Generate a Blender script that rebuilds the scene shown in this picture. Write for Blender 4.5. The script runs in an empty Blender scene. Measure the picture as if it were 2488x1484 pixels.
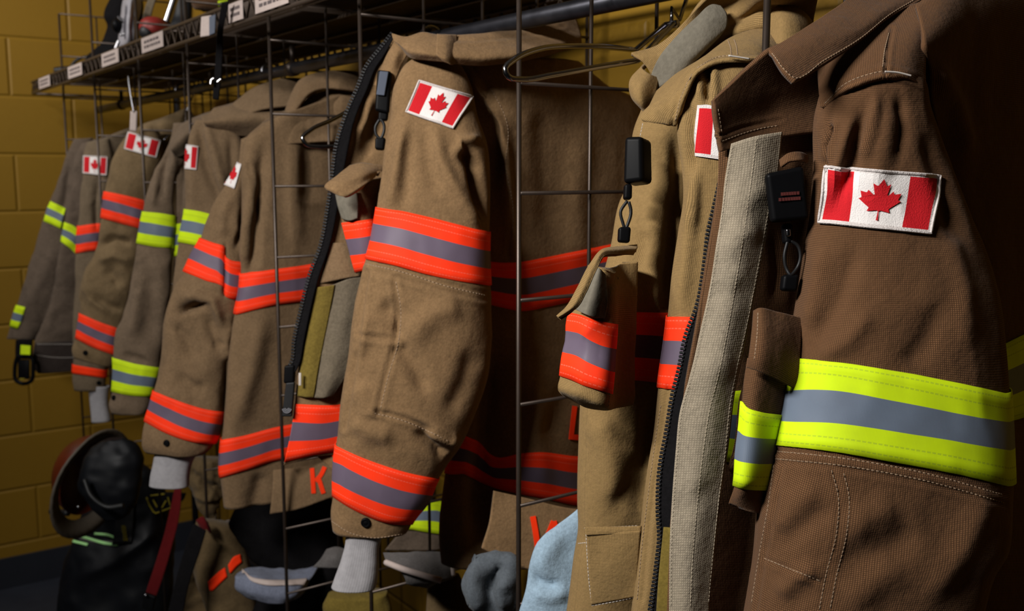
import bpy, bmesh, math, random
import numpy as np
from mathutils import Vector, Matrix
from mathutils.bvhtree import BVHTree

random.seed(7)
S = bpy.context.scene
COL = S.collection

# ------------------------------------------------------------------ camera model
FPX, CX, CY, HZ = 2400.0, 1244.0, 742.0, 420.0
PIT = math.atan((CY - HZ) / FPX)
AZ = math.radians(35.6)
CAM = np.array([0.0, 0.0, 1.52])
FH = np.array([-math.cos(AZ), math.sin(AZ), 0.0])
RT = np.array([FH[1], -FH[0], 0.0])
UPZ = np.array([0.0, 0.0, 1.0])
FW = math.cos(PIT) * FH - math.sin(PIT) * UPZ
UP = math.sin(PIT) * FH + math.cos(PIT) * UPZ


def ray(px, py):
    return FW + RT * ((px - CX) / FPX) + UP * ((CY - py) / FPX)


def P(px, py, d=None, X=None, Y=None, Z=None):
    """world point seen at a photo coordinate, at depth d or on the plane X / Y / Z (Z measured from the floor)"""
    r = ray(px, py)
    if X is not None:
        k = (X - CAM[0]) / r[0]
    elif Y is not None:
        k = (Y - CAM[1]) / r[1]
    elif Z is not None:
        k = (Z - CAM[2]) / r[2]
    else:
        k = d
    return CAM + r * k


def proj(W):
    W = np.asarray(W) - CAM
    z = W @ FW
    return CX + FPX * (W @ RT) / z, CY - FPX * (W @ UP) / z, z


# ------------------------------------------------------------------ numeric helpers
def cr(pts, n):
    """Catmull-Rom through pts, n samples evenly spread by distance"""
    p = np.asarray(pts, float)
    k = len(p)
    if k == 2:
        t = np.linspace(0, 1, n).reshape((n,) + (1,) * (p.ndim - 1))
        return p[0] * (1 - t) + p[1] * t
    seg = np.linalg.norm(np.diff(p.reshape(k, -1)[:, :], axis=0), axis=1) + 1e-9
    cum = np.concatenate([[0], np.cumsum(seg)])
    s = np.linspace(0, cum[-1], n)
    i = np.clip(np.searchsorted(cum, s, side='right') - 1, 0, k - 2)
    h = cum[i + 1] - cum[i]
    t = ((s - cum[i]) / h)
    sh = (n,) + (1,) * (p.ndim - 1)
    t = t.reshape(sh); h = h.reshape(sh)
    m = np.zeros_like(p)
    for a in range(k):
        if a == 0:
            m[a] = (p[1] - p[0]) / (cum[1] - cum[0])
        elif a == k - 1:
            m[a] = (p[-1] - p[-2]) / (cum[-1] - cum[-2])
        else:
            h0, h1 = cum[a] - cum[a - 1], cum[a + 1] - cum[a]
            m[a] = ((p[a] - p[a - 1]) / h0 * h1 + (p[a + 1] - p[a]) / h1 * h0) / (h0 + h1)
    t2, t3 = t * t, t * t * t
    return (2*t3 - 3*t2 + 1) * p[i] + (t3 - 2*t2 + t) * h * m[i] + (-2*t3 + 3*t2) * p[i + 1] + (t3 - t2) * h * m[i + 1]


def _hash(i, j, k, seed):
    h = (i * 374761393 + j * 668265263 + k * 2147483647 + seed * 144665) & 0xFFFFFFFF
    h = ((h ^ (h >> 13)) * 1274126177) & 0xFFFFFFFF
    return ((h ^ (h >> 16)) & 0xFFFF) / 32767.5 - 1.0


def vnoise(q, seed=0):
    f = np.floor(q).astype(np.int64)
    t = q - f
    t = t * t * t * (t * (t * 6 - 15) + 10)
    r = 0
    for a in (0, 1):
        for b in (0, 1):
            for c in (0, 1):
                w = (t[..., 0] if a else 1 - t[..., 0]) * (t[..., 1] if b else 1 - t[..., 1]) * (t[..., 2] if c else 1 - t[..., 2])
                r = r + w * _hash(f[..., 0] + a, f[..., 1] + b, f[..., 2] + c, seed)
    return r


def fbm(q, seed=0, octv=3):
    r, a = 0, 1.0
    for o in range(octv):
        r = r + a * vnoise(q * (2.03 ** o), seed + o * 17)
        a *= 0.5
    return r


def polydist(px, py, poly):
    best = np.full(px.shape, 1e9); side = np.zeros(px.shape)
    along = np.zeros(px.shape)
    for k in range(len(poly) - 1):
        ax, ay = poly[k]; bx, by = poly[k + 1]
        dx, dy = bx - ax, by - ay
        L2 = dx * dx + dy * dy
        t = np.clip(((px - ax) * dx + (py - ay) * dy) / L2, 0, 1)
        d = np.hypot(px - ax - t * dx, py - ay - t * dy)
        s = np.sign((px - ax) * dy - (py - ay) * dx)
        m = d < best
        best = np.where(m, d, best); side = np.where(m, s, side)
        along = np.where(m, (k + t) / (len(poly) - 1), along)
    return best, side, along


# ------------------------------------------------------------------ objects
def tag(o, label=None, cat=None, group=None, kind=None):
    if label: o['label'] = label
    if cat: o['category'] = cat
    if group: o['group'] = group
    if kind: o['kind'] = kind
    return o


def empty(name, loc, label=None, cat=None, group=None):
    o = bpy.data.objects.new(name, None)
    COL.objects.link(o)
    o.location = loc
    o.empty_display_size = 0.05
    return tag(o, label, cat, group)


def mesh(name, verts, faces, mats, parent=None, smooth=True, uv=None, mi=None):
    me = bpy.data.meshes.new(name)
    me.from_pydata([tuple(map(float, v)) for v in verts], [], [tuple(int(a) for a in f) for f in faces])
    if not isinstance(mats, (list, tuple)): mats = [mats]
    for m in mats: me.materials.append(m)
    if uv is not None:
        l = me.uv_layers.new(name='UVMap')
        idx = np.empty(len(me.loops), dtype=np.int64)
        me.loops.foreach_get('vertex_index', idx)
        l.data.foreach_set('uv', np.asarray(uv, dtype=np.float32)[idx].ravel())
    if mi is not None:
        me.polygons.foreach_set('material_index', np.asarray(mi, dtype=np.int32))
    if smooth:
        me.polygons.foreach_set('use_smooth', np.ones(len(me.polygons), dtype=bool))
    me.update()
    o = bpy.data.objects.new(name, me)
    COL.objects.link(o)
    if parent is not None:
        o.parent = parent
        if parent.type == 'EMPTY':
            o.matrix_parent_inverse = Matrix.Translation(-Vector(parent.location))
    return o


class MB:
    """collects shapes into one mesh"""
    def __init__(s):
        s.v, s.f, s.m, s.uv = [], [], [], []

    def add(s, vs, fs, mi=0, uv=None):
        b = len(s.v)
        s.v.extend([tuple(map(float, v)) for v in vs])
        s.f.extend([tuple(b + a for a in f) for f in fs])
        s.m.extend([mi] * len(fs))
        s.uv.extend(uv if uv is not None else [(v[0] + v[1], v[2]) for v in vs])

    def tube(s, pts, r, n=8, mi=0, closed=False, caps=True):
        pts = [np.asarray(p, float) for p in pts]
        k = len(pts)
        rs = r if isinstance(r, (list, tuple, np.ndarray)) else [r] * k
        vs, fs, uv = [], [], []
        ref = None
        L = 0
        for i, p in enumerate(pts):
            if closed:
                t = pts[(i + 1) % k] - pts[i - 1]
            else:
                t = pts[min(i + 1, k - 1)] - pts[max(i - 1, 0)]
            t = t / (np.linalg.norm(t) + 1e-12)
            if ref is None:
                ref = np.array([0, 0, 1.0]) if abs(t[2]) < .9 else np.array([1.0, 0, 0])
            a = ref - t * (ref @ t); a /= np.linalg.norm(a) + 1e-12
            b = np.cross(t, a)
            ref = a
            if i: L += np.linalg.norm(p - pts[i - 1])
            for q in range(n):
                w = 2 * math.pi * q / n
                vs.append(p + (a * math.cos(w) + b * math.sin(w)) * rs[i])
                uv.append((q / n * 2 * math.pi * rs[i], L))
        for i in range(k if closed else k - 1):
            for q in range(n):
                i2 = (i + 1) % k
                fs.append((i * n + q, i * n + (q + 1) % n, i2 * n + (q + 1) % n, i2 * n + q))
        if caps and not closed:
            fs.append(tuple(range(n))[::-1])
            fs.append(tuple((k - 1) * n + q for q in range(n)))
        s.add(vs, fs, mi, uv)
        return s

    def box(s, c, size, mi=0, ax=None, bev=0.0):
        """box with centre c, full sizes; ax = three unit axes; edges chamfered by bev"""
        c = np.asarray(c, float)
        ax = [np.array([1.0, 0, 0]), np.array([0, 1.0, 0]), np.array([0, 0, 1.0])] if ax is None else [np.asarray(a, float) for a in ax]
        bm = bmesh.new()
        bmesh.ops.create_cube(bm, size=1.0)
        for v in bm.verts:
            v.co = Vector((v.co.x * size[0], v.co.y * size[1], v.co.z * size[2]))
        if bev > 0:
            bmesh.ops.bevel(bm, geom=list(bm.edges), offset=bev, segments=2, affect='EDGES', profile=.5)
        bm.verts.index_update()
        vs = [c + ax[0] * v.co.x + ax[1] * v.co.y + ax[2] * v.co.z for v in bm.verts]
        fs = [[v.index for v in f.verts] for f in bm.faces]
        bm.free()
        s.add(vs, fs, mi)
        return s

    def build(s, name, mats, parent=None, smooth=True):
        return mesh(name, s.v, s.f, mats, parent, smooth, s.uv, s.m)


def ell(c, axes, nu=24, nv=14, e=1.0, cut=None):
    """vertices and faces of an ellipsoid with three axis vectors"""
    vs, fs = [], []
    for i in range(nv + 1):
        ph = math.pi * i / nv
        for j in range(nu):
            th = 2 * math.pi * j / nu
            sp = lambda x: math.copysign(abs(x) ** e, x)
            vs.append(np.asarray(c) + np.asarray(axes[0]) * sp(math.sin(ph)) * sp(math.cos(th)) + np.asarray(axes[1]) * sp(math.sin(ph)) * sp(math.sin(th)) + np.asarray(axes[2]) * sp(math.cos(ph)))
    for i in range(nv):
        for j in range(nu):
            fs.append((i * nu + j, i * nu + (j + 1) % nu, (i + 1) * nu + (j + 1) % nu, (i + 1) * nu + j))
    return vs, fs


class Surf:
    """a cloth surface as a dense grid: rows run down, columns run across"""
    def __init__(s, G, closed, axis=None):
        s.G, s.closed, s.bv = G, closed, None
        s.nv, s.nu = G.shape[:2]

    def nrm(s):
        G = s.G
        if s.closed:
            du = np.roll(G, -1, 1) - np.roll(G, 1, 1)
        else:
            du = np.gradient(G, axis=1)
        dv = np.gradient(G, axis=0)
        n = np.cross(du, dv)
        n /= np.linalg.norm(n, axis=2, keepdims=True) + 1e-12
        if s.closed:
            c = G.mean(1, keepdims=True)
            if ((G - c) * n).sum() < 0: n = -n
        else:
            if ((CAM - G) * n).sum() < 0: n = -n
        return n

    def facing(s):
        n = s.nrm()
        v = CAM - s.G
        v /= np.linalg.norm(v, axis=2, keepdims=True)
        return np.clip((n * v).sum(2) * 1.6 + .15, 0, 1)

    def push(s, a):
        s.G = s.G + s.nrm() * a[..., None]
        s.bv = None
        return s

    def wr(s, amp, sc=9.0, st=.45, seed=1, octv=3, skew=0.0, fade=None):
        """soft irregular folds, stretched downwards by 1/st"""
        q = s.G.copy()
        q = q * np.array([sc, sc, sc * st])
        q[..., 0] += skew * q[..., 2]
        q[..., 1] += skew * q[..., 2]
        a = amp * fbm(q, seed, octv)
        return s.push(a)

    def crumple(s, amp, sc=14.0, seed=3, st=1.0):
        """sharper creased wrinkles"""
        q = s.G * np.array([sc, sc, sc * st])
        a = 1 - np.abs(fbm(q, seed, 3)) * 1.6
        return s.push(amp * a)

    def fold(s, poly, w, amp, taper=True):
        x, y, z = proj(s.G)
        d, sd, al = polydist(x, y, poly)
        a = amp * np.exp(-(d / w) ** 2)
        if taper: a = a * np.clip(np.sin(np.pi * np.clip(al * .92 + .04, 0, 1)) * 1.6, 0, 1)
        return s.push(a * s.facing())

    def seam(s, poly, w=5, amp=-.0016):
        x, y, z = proj(s.G)
        d, sd, al = polydist(x, y, poly)
        return s.push((amp * np.exp(-(d / w) ** 2) - amp * .7 * np.exp(-((d - w * 2.2) / (w * 1.2)) ** 2)) * s.facing())

    def step(s, poly, w, amp, far=60):
        """cloth on the right of the line (walking along it) stands up by amp and fades away"""
        x, y, z = proj(s.G)
        d, sd, al = polydist(x, y, poly)
        k = 1 / (1 + np.exp(-np.clip(d * sd / w, -30, 30)))
        return s.push(amp * k * np.exp(-(d / far) ** 2) * s.facing())

    def bvh(s):
        if s.bv is None:
            V = s.G.reshape(-1, 3)
            nu, nv = s.nu, s.nv
            F = []
            for i in range(nv - 1):
                for j in range(nu if s.closed else nu - 1):
                    F.append((i * nu + j, i * nu + (j + 1) % nu, (i + 1) * nu + (j + 1) % nu, (i + 1) * nu + j))
            s.bvF = F
            s.bv = BVHTree.FromPolygons([Vector(v) for v in V], F)
            s.N = s.nrm()
        return s.bv

    def hit(s, px, py):
        b = s.bvh()
        r = ray(px, py)
        loc, n, idx, dist = b.ray_cast(Vector(CAM), Vector(r).normalized())
        if loc is None:
            # walk along the ray for the nearest surface point
            x, y, z = proj(s.G)
            d = np.hypot(x - px, y - py) + (z - z.min()) * 30
            i, j = np.unravel_index(np.argmin(d), d.shape)
            return j / s.nu if s.closed else j / (s.nu - 1), i / (s.nv - 1)
        nc = s.nu if s.closed else s.nu - 1
        i, j = divmod(idx, nc)
        p = np.array(loc)
        j2 = (j + 1) % s.nu
        o = s.G[i, j]; e1 = s.G[i, j2] - o; e2 = s.G[i + 1, j] - o
        A = np.stack([e1, e2], 1)
        ab = np.linalg.lstsq(A, p - o, rcond=None)[0]
        a, bb = np.clip(ab, 0, 1)
        return ((j + a) / s.nu if s.closed else (j + a) / (s.nu - 1)), (i + bb) / (s.nv - 1)

    def pt(s, u, v):
        s.bvh()
        u = np.asarray(u, float); v = np.asarray(v, float)
        if s.closed:
            x = (u % 1.0) * s.nu
            j = np.floor(x).astype(int); a = x - j; j = j % s.nu; j2 = (j + 1) % s.nu
        else:
            x = np.clip(u, 0, 1) * (s.nu - 1)
            j = np.clip(np.floor(x).astype(int), 0, s.nu - 2); a = x - j; j2 = j + 1
        y = np.clip(v, 0, 1) * (s.nv - 1)
        i = np.clip(np.floor(y).astype(int), 0, s.nv - 2); b = y - i
        a = a[..., None]; b = b[..., None]
        f = lambda M: (M[i, j] * (1 - a) + M[i, j2] * a) * (1 - b) + (M[i + 1, j] * (1 - a) + M[i + 1, j2] * a) * b
        n = f(s.N)
        return f(s.G), n / (np.linalg.norm(n, axis=-1, keepdims=True) + 1e-12)

    def uvs(s):
        G = s.G
        du = np.linalg.norm(np.diff(G, axis=1), axis=2).mean(0)
        dv = np.linalg.norm(np.diff(G, axis=0), axis=2).mean(1)
        u = np.concatenate([[0], np.cumsum(du)])
        v = np.concatenate([[0], np.cumsum(dv)])
        return np.stack(np.meshgrid(u, v), -1).reshape(-1, 2)

    def build(s, name, mat, parent, thick=.003, cap=False):
        G, nu, nv = s.G, s.nu, s.nv
        n = s.nrm()
        uv = s.uvs()
        V = [G.reshape(-1, 3), (G - n * thick).reshape(-1, 3)]
        UV = np.concatenate([uv, uv])
        F = []
        o2 = nu * nv
        cols = nu if s.closed else nu - 1
        for i in range(nv - 1):
            for j in range(cols):
                a, b, c, d = i * nu + j, i * nu + (j + 1) % nu, (i + 1) * nu + (j + 1) % nu, (i + 1) * nu + j
                F.append((a, d, c, b))
                F.append((o2 + a, o2 + b, o2 + c, o2 + d))
        for j in range(cols):
            a, b = j, (j + 1) % nu
            F.append((a, b, o2 + b, o2 + a))
            a, b = (nv - 1) * nu + j, (nv - 1) * nu + (j + 1) % nu
            F.append((b, a, o2 + a, o2 + b))
        if not s.closed:
            for i in range(nv - 1):
                a, b = i * nu, (i + 1) * nu
                F.append((b, a, o2 + a, o2 + b))
                a, b = i * nu + nu - 1, (i + 1) * nu + nu - 1
                F.append((a, b, o2 + b, o2 + a))
        V = np.concatenate(V)
        if cap:
            V = np.concatenate([V, G[0].mean(0)[None], G[-1].mean(0)[None]])
            UV = np.concatenate([UV, uv[:1], uv[-1:]])
            for j in range(cols):
                F.append((j, (j + 1) % nu, len(V) - 2))
            if cap == 2:
                for j in range(cols):
                    F.append(((nv - 1) * nu + (j + 1) % nu, (nv - 1) * nu + j, len(V) - 1))
        s.obj = mesh(name, V, F, mat, parent, True, UV)
        s.bv = None
        return s.obj

    # ---- things sewn onto the surface
    def edge_uv(s, poly, n=60):
        q = cr(poly, n)
        h = np.array([s.hit(a, b) for a, b in q])
        return h

    def band(s, top, bot, name, mat, parent, off=.0016, rows=9, wrap=True, full=True, thick=.0012):
        """tape between two photo lines, laid on the surface; on a tube it goes on round the back"""
        E = []
        for poly in (top, bot):
            h = s.edge_uv(poly)
            o = np.argsort(h[:, 0]); h = h[o]
            E.append(h)
        if s.closed and wrap:
            U = np.arange(s.nu + 1) / s.nu
            VV = []
            for h in E:
                u0, u1 = h[0, 0], h[-1, 0]
                uu = np.concatenate([h[:, 0] - 1, h[:, 0], h[:, 0] + 1])
                vv = np.tile(h[:, 1], 3)
                VV.append(np.interp(U, uu, vv))
        else:
            if full:
                u0, u1 = 0.0, 1.0
            else:
                u0 = max(min(E[0][0, 0], E[1][0, 0]), 0); u1 = max(E[0][-1, 0], E[1][-1, 0])
            n = max(int((u1 - u0) * s.nu), 12)
            U = np.linspace(u0, u1, n)
            VV = [np.interp(U, h[:, 0], h[:, 1]) for h in E]
        return s.strip(U, VV[0], VV[1], name, mat, parent, off, rows, thick)

    def strip(s, U, v0, v1, name, mat, parent, off=.0016, rows=9, thick=.0012):
        t = np.linspace(0, 1, rows)[:, None]
        uu = np.repeat(U[None], rows, 0)
        vv = v0[None] * (1 - t) + v1[None] * t
        p, n = s.pt(uu, vv)
        g = Surf(p + n * off, False)
        d = np.linalg.norm(np.diff(p[rows // 2], axis=0), axis=1)
        L = np.concatenate([[0], np.cumsum(d)])
        uv = np.stack(np.meshgrid(L, np.linspace(0, 1, rows)), -1).reshape(-1, 2)
        nu = len(U)
        V = np.concatenate([(p + n * off).reshape(-1, 3), (p + n * (off - thick)).reshape(-1, 3)])
        o2 = rows * nu
        F = []
        for i in range(rows - 1):
            for j in range(nu - 1):
                a = i * nu + j
                F.append((a, a + nu, a + nu + 1, a + 1))
        for j in range(nu - 1):
            F.append((j, j + 1, o2 + j + 1, o2 + j)); a = (rows - 1) * nu + j
            F.append((a + 1, a, o2 + a, o2 + a + 1))
        for i in range(rows - 1):
            a = i * nu
            F.append((a + nu, a, o2 + a, o2 + a + nu)); a = i * nu + nu - 1
            F.append((a, a + nu, o2 + a + nu, o2 + a))
        return mesh(name, V, F, mat, parent, True, np.concatenate([uv, uv]))

    def mapper(s, c, off=.002):
        """photo quad (TL TR BR BL) -> function of (s,t) arrays giving points on the surface"""
        c = np.asarray(c, float)
        def f(a, b, o=off):
            a = np.asarray(a, float); b = np.asarray(b, float)
            x = (c[0, 0] * (1 - a) + c[1, 0] * a) * (1 - b) + (c[3, 0] * (1 - a) + c[2, 0] * a) * b
            y = (c[0, 1] * (1 - a) + c[1, 1] * a) * (1 - b) + (c[3, 1] * (1 - a) + c[2, 1] * a) * b
            h = np.array([s.hit(i, j) for i, j in zip(x.ravel(), y.ravel())])
            p, n = s.pt(h[:, 0], h[:, 1])
            return p + n * o
        return f

    def stitch(s, polys, name, mat, parent, r=.0004, dash=.004, off=.0001):
        o = None
        for poly in polys:
            mb = MB()
            L = sum(math.hypot(poly[i + 1][0] - poly[i][0], poly[i + 1][1] - poly[i][1]) for i in range(len(poly) - 1))
            q = cr(poly, max(int(L / 5), 4))
            h = np.array([s.hit(a, b) for a, b in q])
            p, n = s.pt(h[:, 0], h[:, 1])
            p = p + n * off
            seg = np.linalg.norm(np.diff(p, axis=0), axis=1)
            cum = np.concatenate([[0], np.cumsum(seg)])
            m = int(cum[-1] / dash)
            for k in range(m):
                a0, a1 = k * dash, k * dash + dash * .78
                pts = [np.array([np.interp(a, cum, p[:, c]) for c in range(3)]) for a in (a0, (a0 + a1) / 2, a1)]
                if np.linalg.norm(pts[2] - pts[0]) > dash * 3: continue
                mb.tube(pts, r, 4)
            if mb.v: o = mb.build(name, mat, parent)
        return o


def tube_rows(rows, nv=120, nu=96, thick=.75, X=None, e=.85, d=None):
    """a closed sleeve / body from left and right outline points per row.
    rows: (xl,yl,xr,yr[,depth or plane]) ; X given -> the outline lies on that plane across the rack"""
    A = np.array([list(r)[:4] for r in rows], float)
    D = np.array([(r[4] if len(r) > 4 else (d if X is None else X)) for r in rows], float)[:, None]
    T = np.array([(r[5] if len(r) > 5 else thick) for r in rows], float)[:, None]
    Q = cr(np.concatenate([A, D * 700, T * 200], 1), nv)
    G = np.zeros((nv, nu, 3))
    u = np.arange(nu) / nu
    th = math.pi - 2 * math.pi * u
    f = lambda x: np.sign(x) * np.abs(x) ** e
    c_, s_ = f(np.cos(th)), f(np.sin(th))
    for i in range(nv):
        xl, yl, xr, yr, dd, tt = Q[i]
        dd /= 700; tt /= 200
        if X is None:
            L, R = P(xl, yl, d=dd), P(xr, yr, d=dd)
            c = (L + R) / 2
            w = (R - L) / 2
            n = CAM - c; n[2] = 0
        else:
            L, R = P(xl, yl, X=dd), P(xr, yr, X=dd)
            c = (L + R) / 2
            w = (R - L) / 2
            n = np.array([1.0, 0, 0])
        wn = w / (np.linalg.norm(w) + 1e-9)
        n = n - wn * (n @ wn); n /= np.linalg.norm(n) + 1e-9
        t = tt * np.linalg.norm(w) if X is None else tt
        G[i] = c + w * c_[:, None] + n * (t * s_)[:, None]
    return Surf(G, True)


def sheet(rows, nv=60, nu=40):
    """open cloth from rows of (px,py,depth)"""
    R = np.array([cr(np.array([(a, b, dd * 900) for a, b, dd in r], float), nu) for r in rows])
    Q = cr(R, nv)
    G = np.zeros((nv, nu, 3))
    for i in range(nv):
        for j in range(nu):
            a, b, dd = Q[i, j]
            G[i, j] = P(a, b, d=dd / 900)
    return Surf(G, False)


def quad_sheet(c, d, nv=30, nu=30, bulge=0.0):
    """flat-ish cloth from four photo corners TL TR BR BL with depths"""
    d = d if isinstance(d, (list, tuple)) else [d] * 4
    TL, TR, BR, BL = [P(c[k][0], c[k][1], d=d[k]) for k in range(4)]
    a = np.linspace(0, 1, nu)[None, :, None]; b = np.linspace(0, 1, nv)[:, None, None]
    G = (TL * (1 - a) + TR * a) * (1 - b) + (BL * (1 - a) + BR * a) * b
    s = Surf(G, False)
    if bulge:
        s.push(bulge * (np.sin(np.pi * a) * np.sin(np.pi * b))[..., 0])
    return s
# ------------------------------------------------------------------ materials
class NT:
    def __init__(s, name):
        s.m = bpy.data.materials.new(name); s.m.use_nodes = True
        s.t = s.m.node_tree; s.t.nodes.clear()
        s.out = s.n('ShaderNodeOutputMaterial'); s.b = s.n('ShaderNodeBsdfPrincipled')
        s.l(s.b.outputs[0], s.out.inputs[0])

    def n(s, t, **k):
        x = s.t.nodes.new(t)
        for a, b in k.items(): setattr(x, a, b)
        return x

    def l(s, a, b): s.t.links.new(a, b)

    def val(s, x, sock):
        if hasattr(x, 'links') or hasattr(x, 'is_linked'): s.l(x, sock)
        else: sock.default_value = x

    def math(s, op, a, b=None, c=None, clamp=False):
        x = s.n('ShaderNodeMath', operation=op, use_clamp=clamp)
        for i, v in enumerate((a, b, c)):
            if v is not None: s.val(v, x.inputs[i])
        return x.outputs[0]

    def mix(s, f, a, b, mode='MIX'):
        x = s.n('ShaderNodeMix', data_type='RGBA', blend_type=mode)
        s.val(f, x.inputs[0])
        for v, sk in ((a, x.inputs[6]), (b, x.inputs[7])):
            if isinstance(v, tuple): sk.default_value = (*v[:3], 1)
            else: s.l(v, sk)
        return x.outputs[2]

    def noise(s, vec, scale, detail=3, rough=.55):
        x = s.n('ShaderNodeTexNoise'); x.inputs['Scale'].default_value = scale
        x.inputs['Detail'].default_value = detail; x.inputs['Roughness'].default_value = rough
        if vec is not None: s.l(vec, x.inputs['Vector'])
        return x.outputs['Fac']

    def ramp(s, f, stops, interp='LINEAR'):
        x = s.n('ShaderNodeValToRGB'); x.color_ramp.interpolation = interp
        e = x.color_ramp.elements
        while len(e) < len(stops): e.new(.5)
        for q, (p, c) in zip(e, stops):
            q.position = p; q.color = (*c[:3], 1) if isinstance(c, tuple) else (c, c, c, 1)
        s.l(f, x.inputs[0])
        return x.outputs[0]

    def bump(s, h, strength, dist=.001, nrm=None):
        x = s.n('ShaderNodeBump'); x.inputs['Strength'].default_value = strength; x.inputs['Distance'].default_value = dist
        s.l(h, x.inputs['Height'])
        if nrm is not None: s.l(nrm, x.inputs['Normal'])
        return x.outputs[0]

    def set(s, **k):
        nm = dict(color='Base Color', rough='Roughness', metal='Metallic', normal='Normal', spec='Specular IOR Level', sheen='Sheen Weight', emis='Emission Color', emis_s='Emission Strength')
        for a, v in k.items():
            sk = s.b.inputs[nm[a]]
            if isinstance(v, tuple): sk.default_value = (*v[:3], 1)
            else: s.val(v, sk)
        return s

    def uv(s):
        x = s.n('ShaderNodeTexCoord'); return x.outputs['UV']

    def obj(s):
        x = s.n('ShaderNodeTexCoord'); return x.outputs['Object']

    def sep(s, v):
        x = s.n('ShaderNodeSeparateXYZ'); s.l(v, x.inputs[0]); return x.outputs


def mul(c, k): return tuple(min(1.0, a * k) for a in c)


def fabric(name, col, weave=None, amt=.5, wear=.22, soot=.0, spots=0.0):
    """outer-shell cloth: weave = pitch in metres of the visible square weave, None = fine twill"""
    t = NT(name)
    uv = t.uv(); ob = t.obj()
    n1 = t.noise(ob, 7.0, 4, .6)
    c = t.mix(t.ramp(n1, [(.25, 0.0), (.75, 1.0)]), mul(col, 1 - wear), mul(col, 1 + wear))
    n2 = t.noise(ob, 60.0, 3)
    c = t.mix(.5, c, t.mix(n2, mul(col, .5), mul(col, 1.5)))
    n7 = t.noise(ob, 260.0, 3, .7)
    c = t.mix(.45, c, t.mix(t.ramp(n7, [(.3, 0.0), (.7, 1.0)]), mul(col, .62), mul(col, 1.38)))
    u = t.sep(uv)
    if weave:
        k = 2 * math.pi / weave
        a = t.math('SINE', t.math('MULTIPLY', u[0], k)); b = t.math('SINE', t.math('MULTIPLY', u[1], k))
        h = t.math('MULTIPLY', t.math('MULTIPLY_ADD', a, .5, .5), t.math('MULTIPLY_ADD', b, .5, .5))
        c = t.mix(h, t.mix(amt, c, mul(col, .36)), t.mix(amt, c, mul(col, 2.5)))
        nb = t.bump(h, .3, weave * .3)
    else:
        k = 2 * math.pi / .0013
        a = t.math('SINE', t.math('MULTIPLY', t.math('ADD', u[0], u[1]), k))
        b = t.math('SINE', t.math('MULTIPLY', t.math('SUBTRACT', u[0], u[1]), k * .5))
        h = t.math('MULTIPLY_ADD', a, .3, t.math('MULTIPLY', b, .2))
        nb = t.bump(h, .12, .0005)
    n3 = t.noise(ob, 420.0, 2)
    nb = t.bump(n3, .18, .0012, nb)
    n4 = t.noise(ob, 45.0, 4, .65)
    nb = t.bump(n4, .35, .006, nb)
    if soot > 0:
        n5 = t.noise(ob, 13.0, 5, .7)
        c = t.mix(t.math('MULTIPLY', t.ramp(n5, [(.52, 0.0), (.72, 1.0)]), soot), c, mul(col, .35))
    if spots > 0:
        v = t.n('ShaderNodeTexVoronoi'); v.inputs['Scale'].default_value = 26.0; t.l(ob, v.inputs['Vector'])
        f = t.ramp(v.outputs['Distance'], [(.05, 1.0), (.09, 0.0)])
        n6 = t.noise(ob, 9.0, 2)
        f = t.math('MULTIPLY', f, t.ramp(n6, [(.54, 0.0), (.6, spots)]))
        c = t.mix(f, c, (.02, .018, .017))
    dark = max(col) < .03
    t.set(color=c, rough=.93, normal=nb, spec=.03 if dark else .12, sheen=0.0 if dark else .05)
    return t.m


def trim(name, edge, mid, thread, along=True):
    """reflective tape: bright edge, grey retroreflective middle, bright edge, two lines of stitching on each edge"""
    t = NT(name)
    u = t.sep(t.uv()); ob = t.obj()
    v = u[1]
    c = t.ramp(v, [(0, edge), (.335, mid), (.665, edge)], 'CONSTANT')
    n = t.noise(ob, 30.0, 4, .6)
    c = t.mix(t.ramp(n, [(.3, .28), (.75, 0.0)]), c, mul(edge, .55), 'MULTIPLY') if False else t.mix(t.ramp(n, [(.2, .30), (.6, 0.0)]), c, t.mix(.5, c, (.05, .03, .03)))
    dash = t.math('GREATER_THAN', t.math('FRACT', t.math('MULTIPLY', u[0], 1 / .0042)), .28)
    ln = None
    for p in (.055, .165, .835, .945):
        d = t.math('LESS_THAN', t.math('ABSOLUTE', t.math('SUBTRACT', v, p)), .0085)
        ln = d if ln is None else t.math('MAXIMUM', ln, d)
    f = t.math('MULTIPLY', t.math('MULTIPLY', ln, dash), .5)
    c = t.mix(f, c, thread)
    nb = t.bump(t.math('MULTIPLY', ln, -1.0), .5, .0006)
    k = 2 * math.pi / .0011
    w = t.math('SINE', t.math('MULTIPLY', u[0], k))
    nb = t.bump(w, .08, .0003, nb)
    rough = t.ramp(v, [(0, .75), (.335, .5), (.665, .75)], 'CONSTANT')
    t.set(color=c, rough=rough, normal=nb, spec=.2)
    return t.m


def plain(name, col, rough=.6, metal=0.0, spec=.4, noise=.15, scale=40.0, bump=0.0, sheen=0.0):
    t = NT(name)
    ob = t.obj()
    n = t.noise(ob, scale, 3)
    c = t.mix(n, mul(col, 1 - noise), mul(col, 1 + noise))
    t.set(color=c, rough=rough, metal=metal, spec=spec, sheen=sheen)
    if bump > 0: t.set(normal=t.bump(n, bump, .002))
    return t.m


def knit(name, col):
    t = NT(name)
    u = t.sep(t.uv()); ob = t.obj()
    w = t.math('SINE', t.math('MULTIPLY', u[0], 2 * math.pi / .0035))
    n = t.noise(ob, 120.0, 3)
    c = t.mix(n, mul(col, .75), mul(col, 1.2))
    t.set(color=c, rough=.95, spec=.1, normal=t.bump(t.math('MULTIPLY_ADD', w, .15, n), .4, .0010), sheen=.1)
    return t.m


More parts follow.
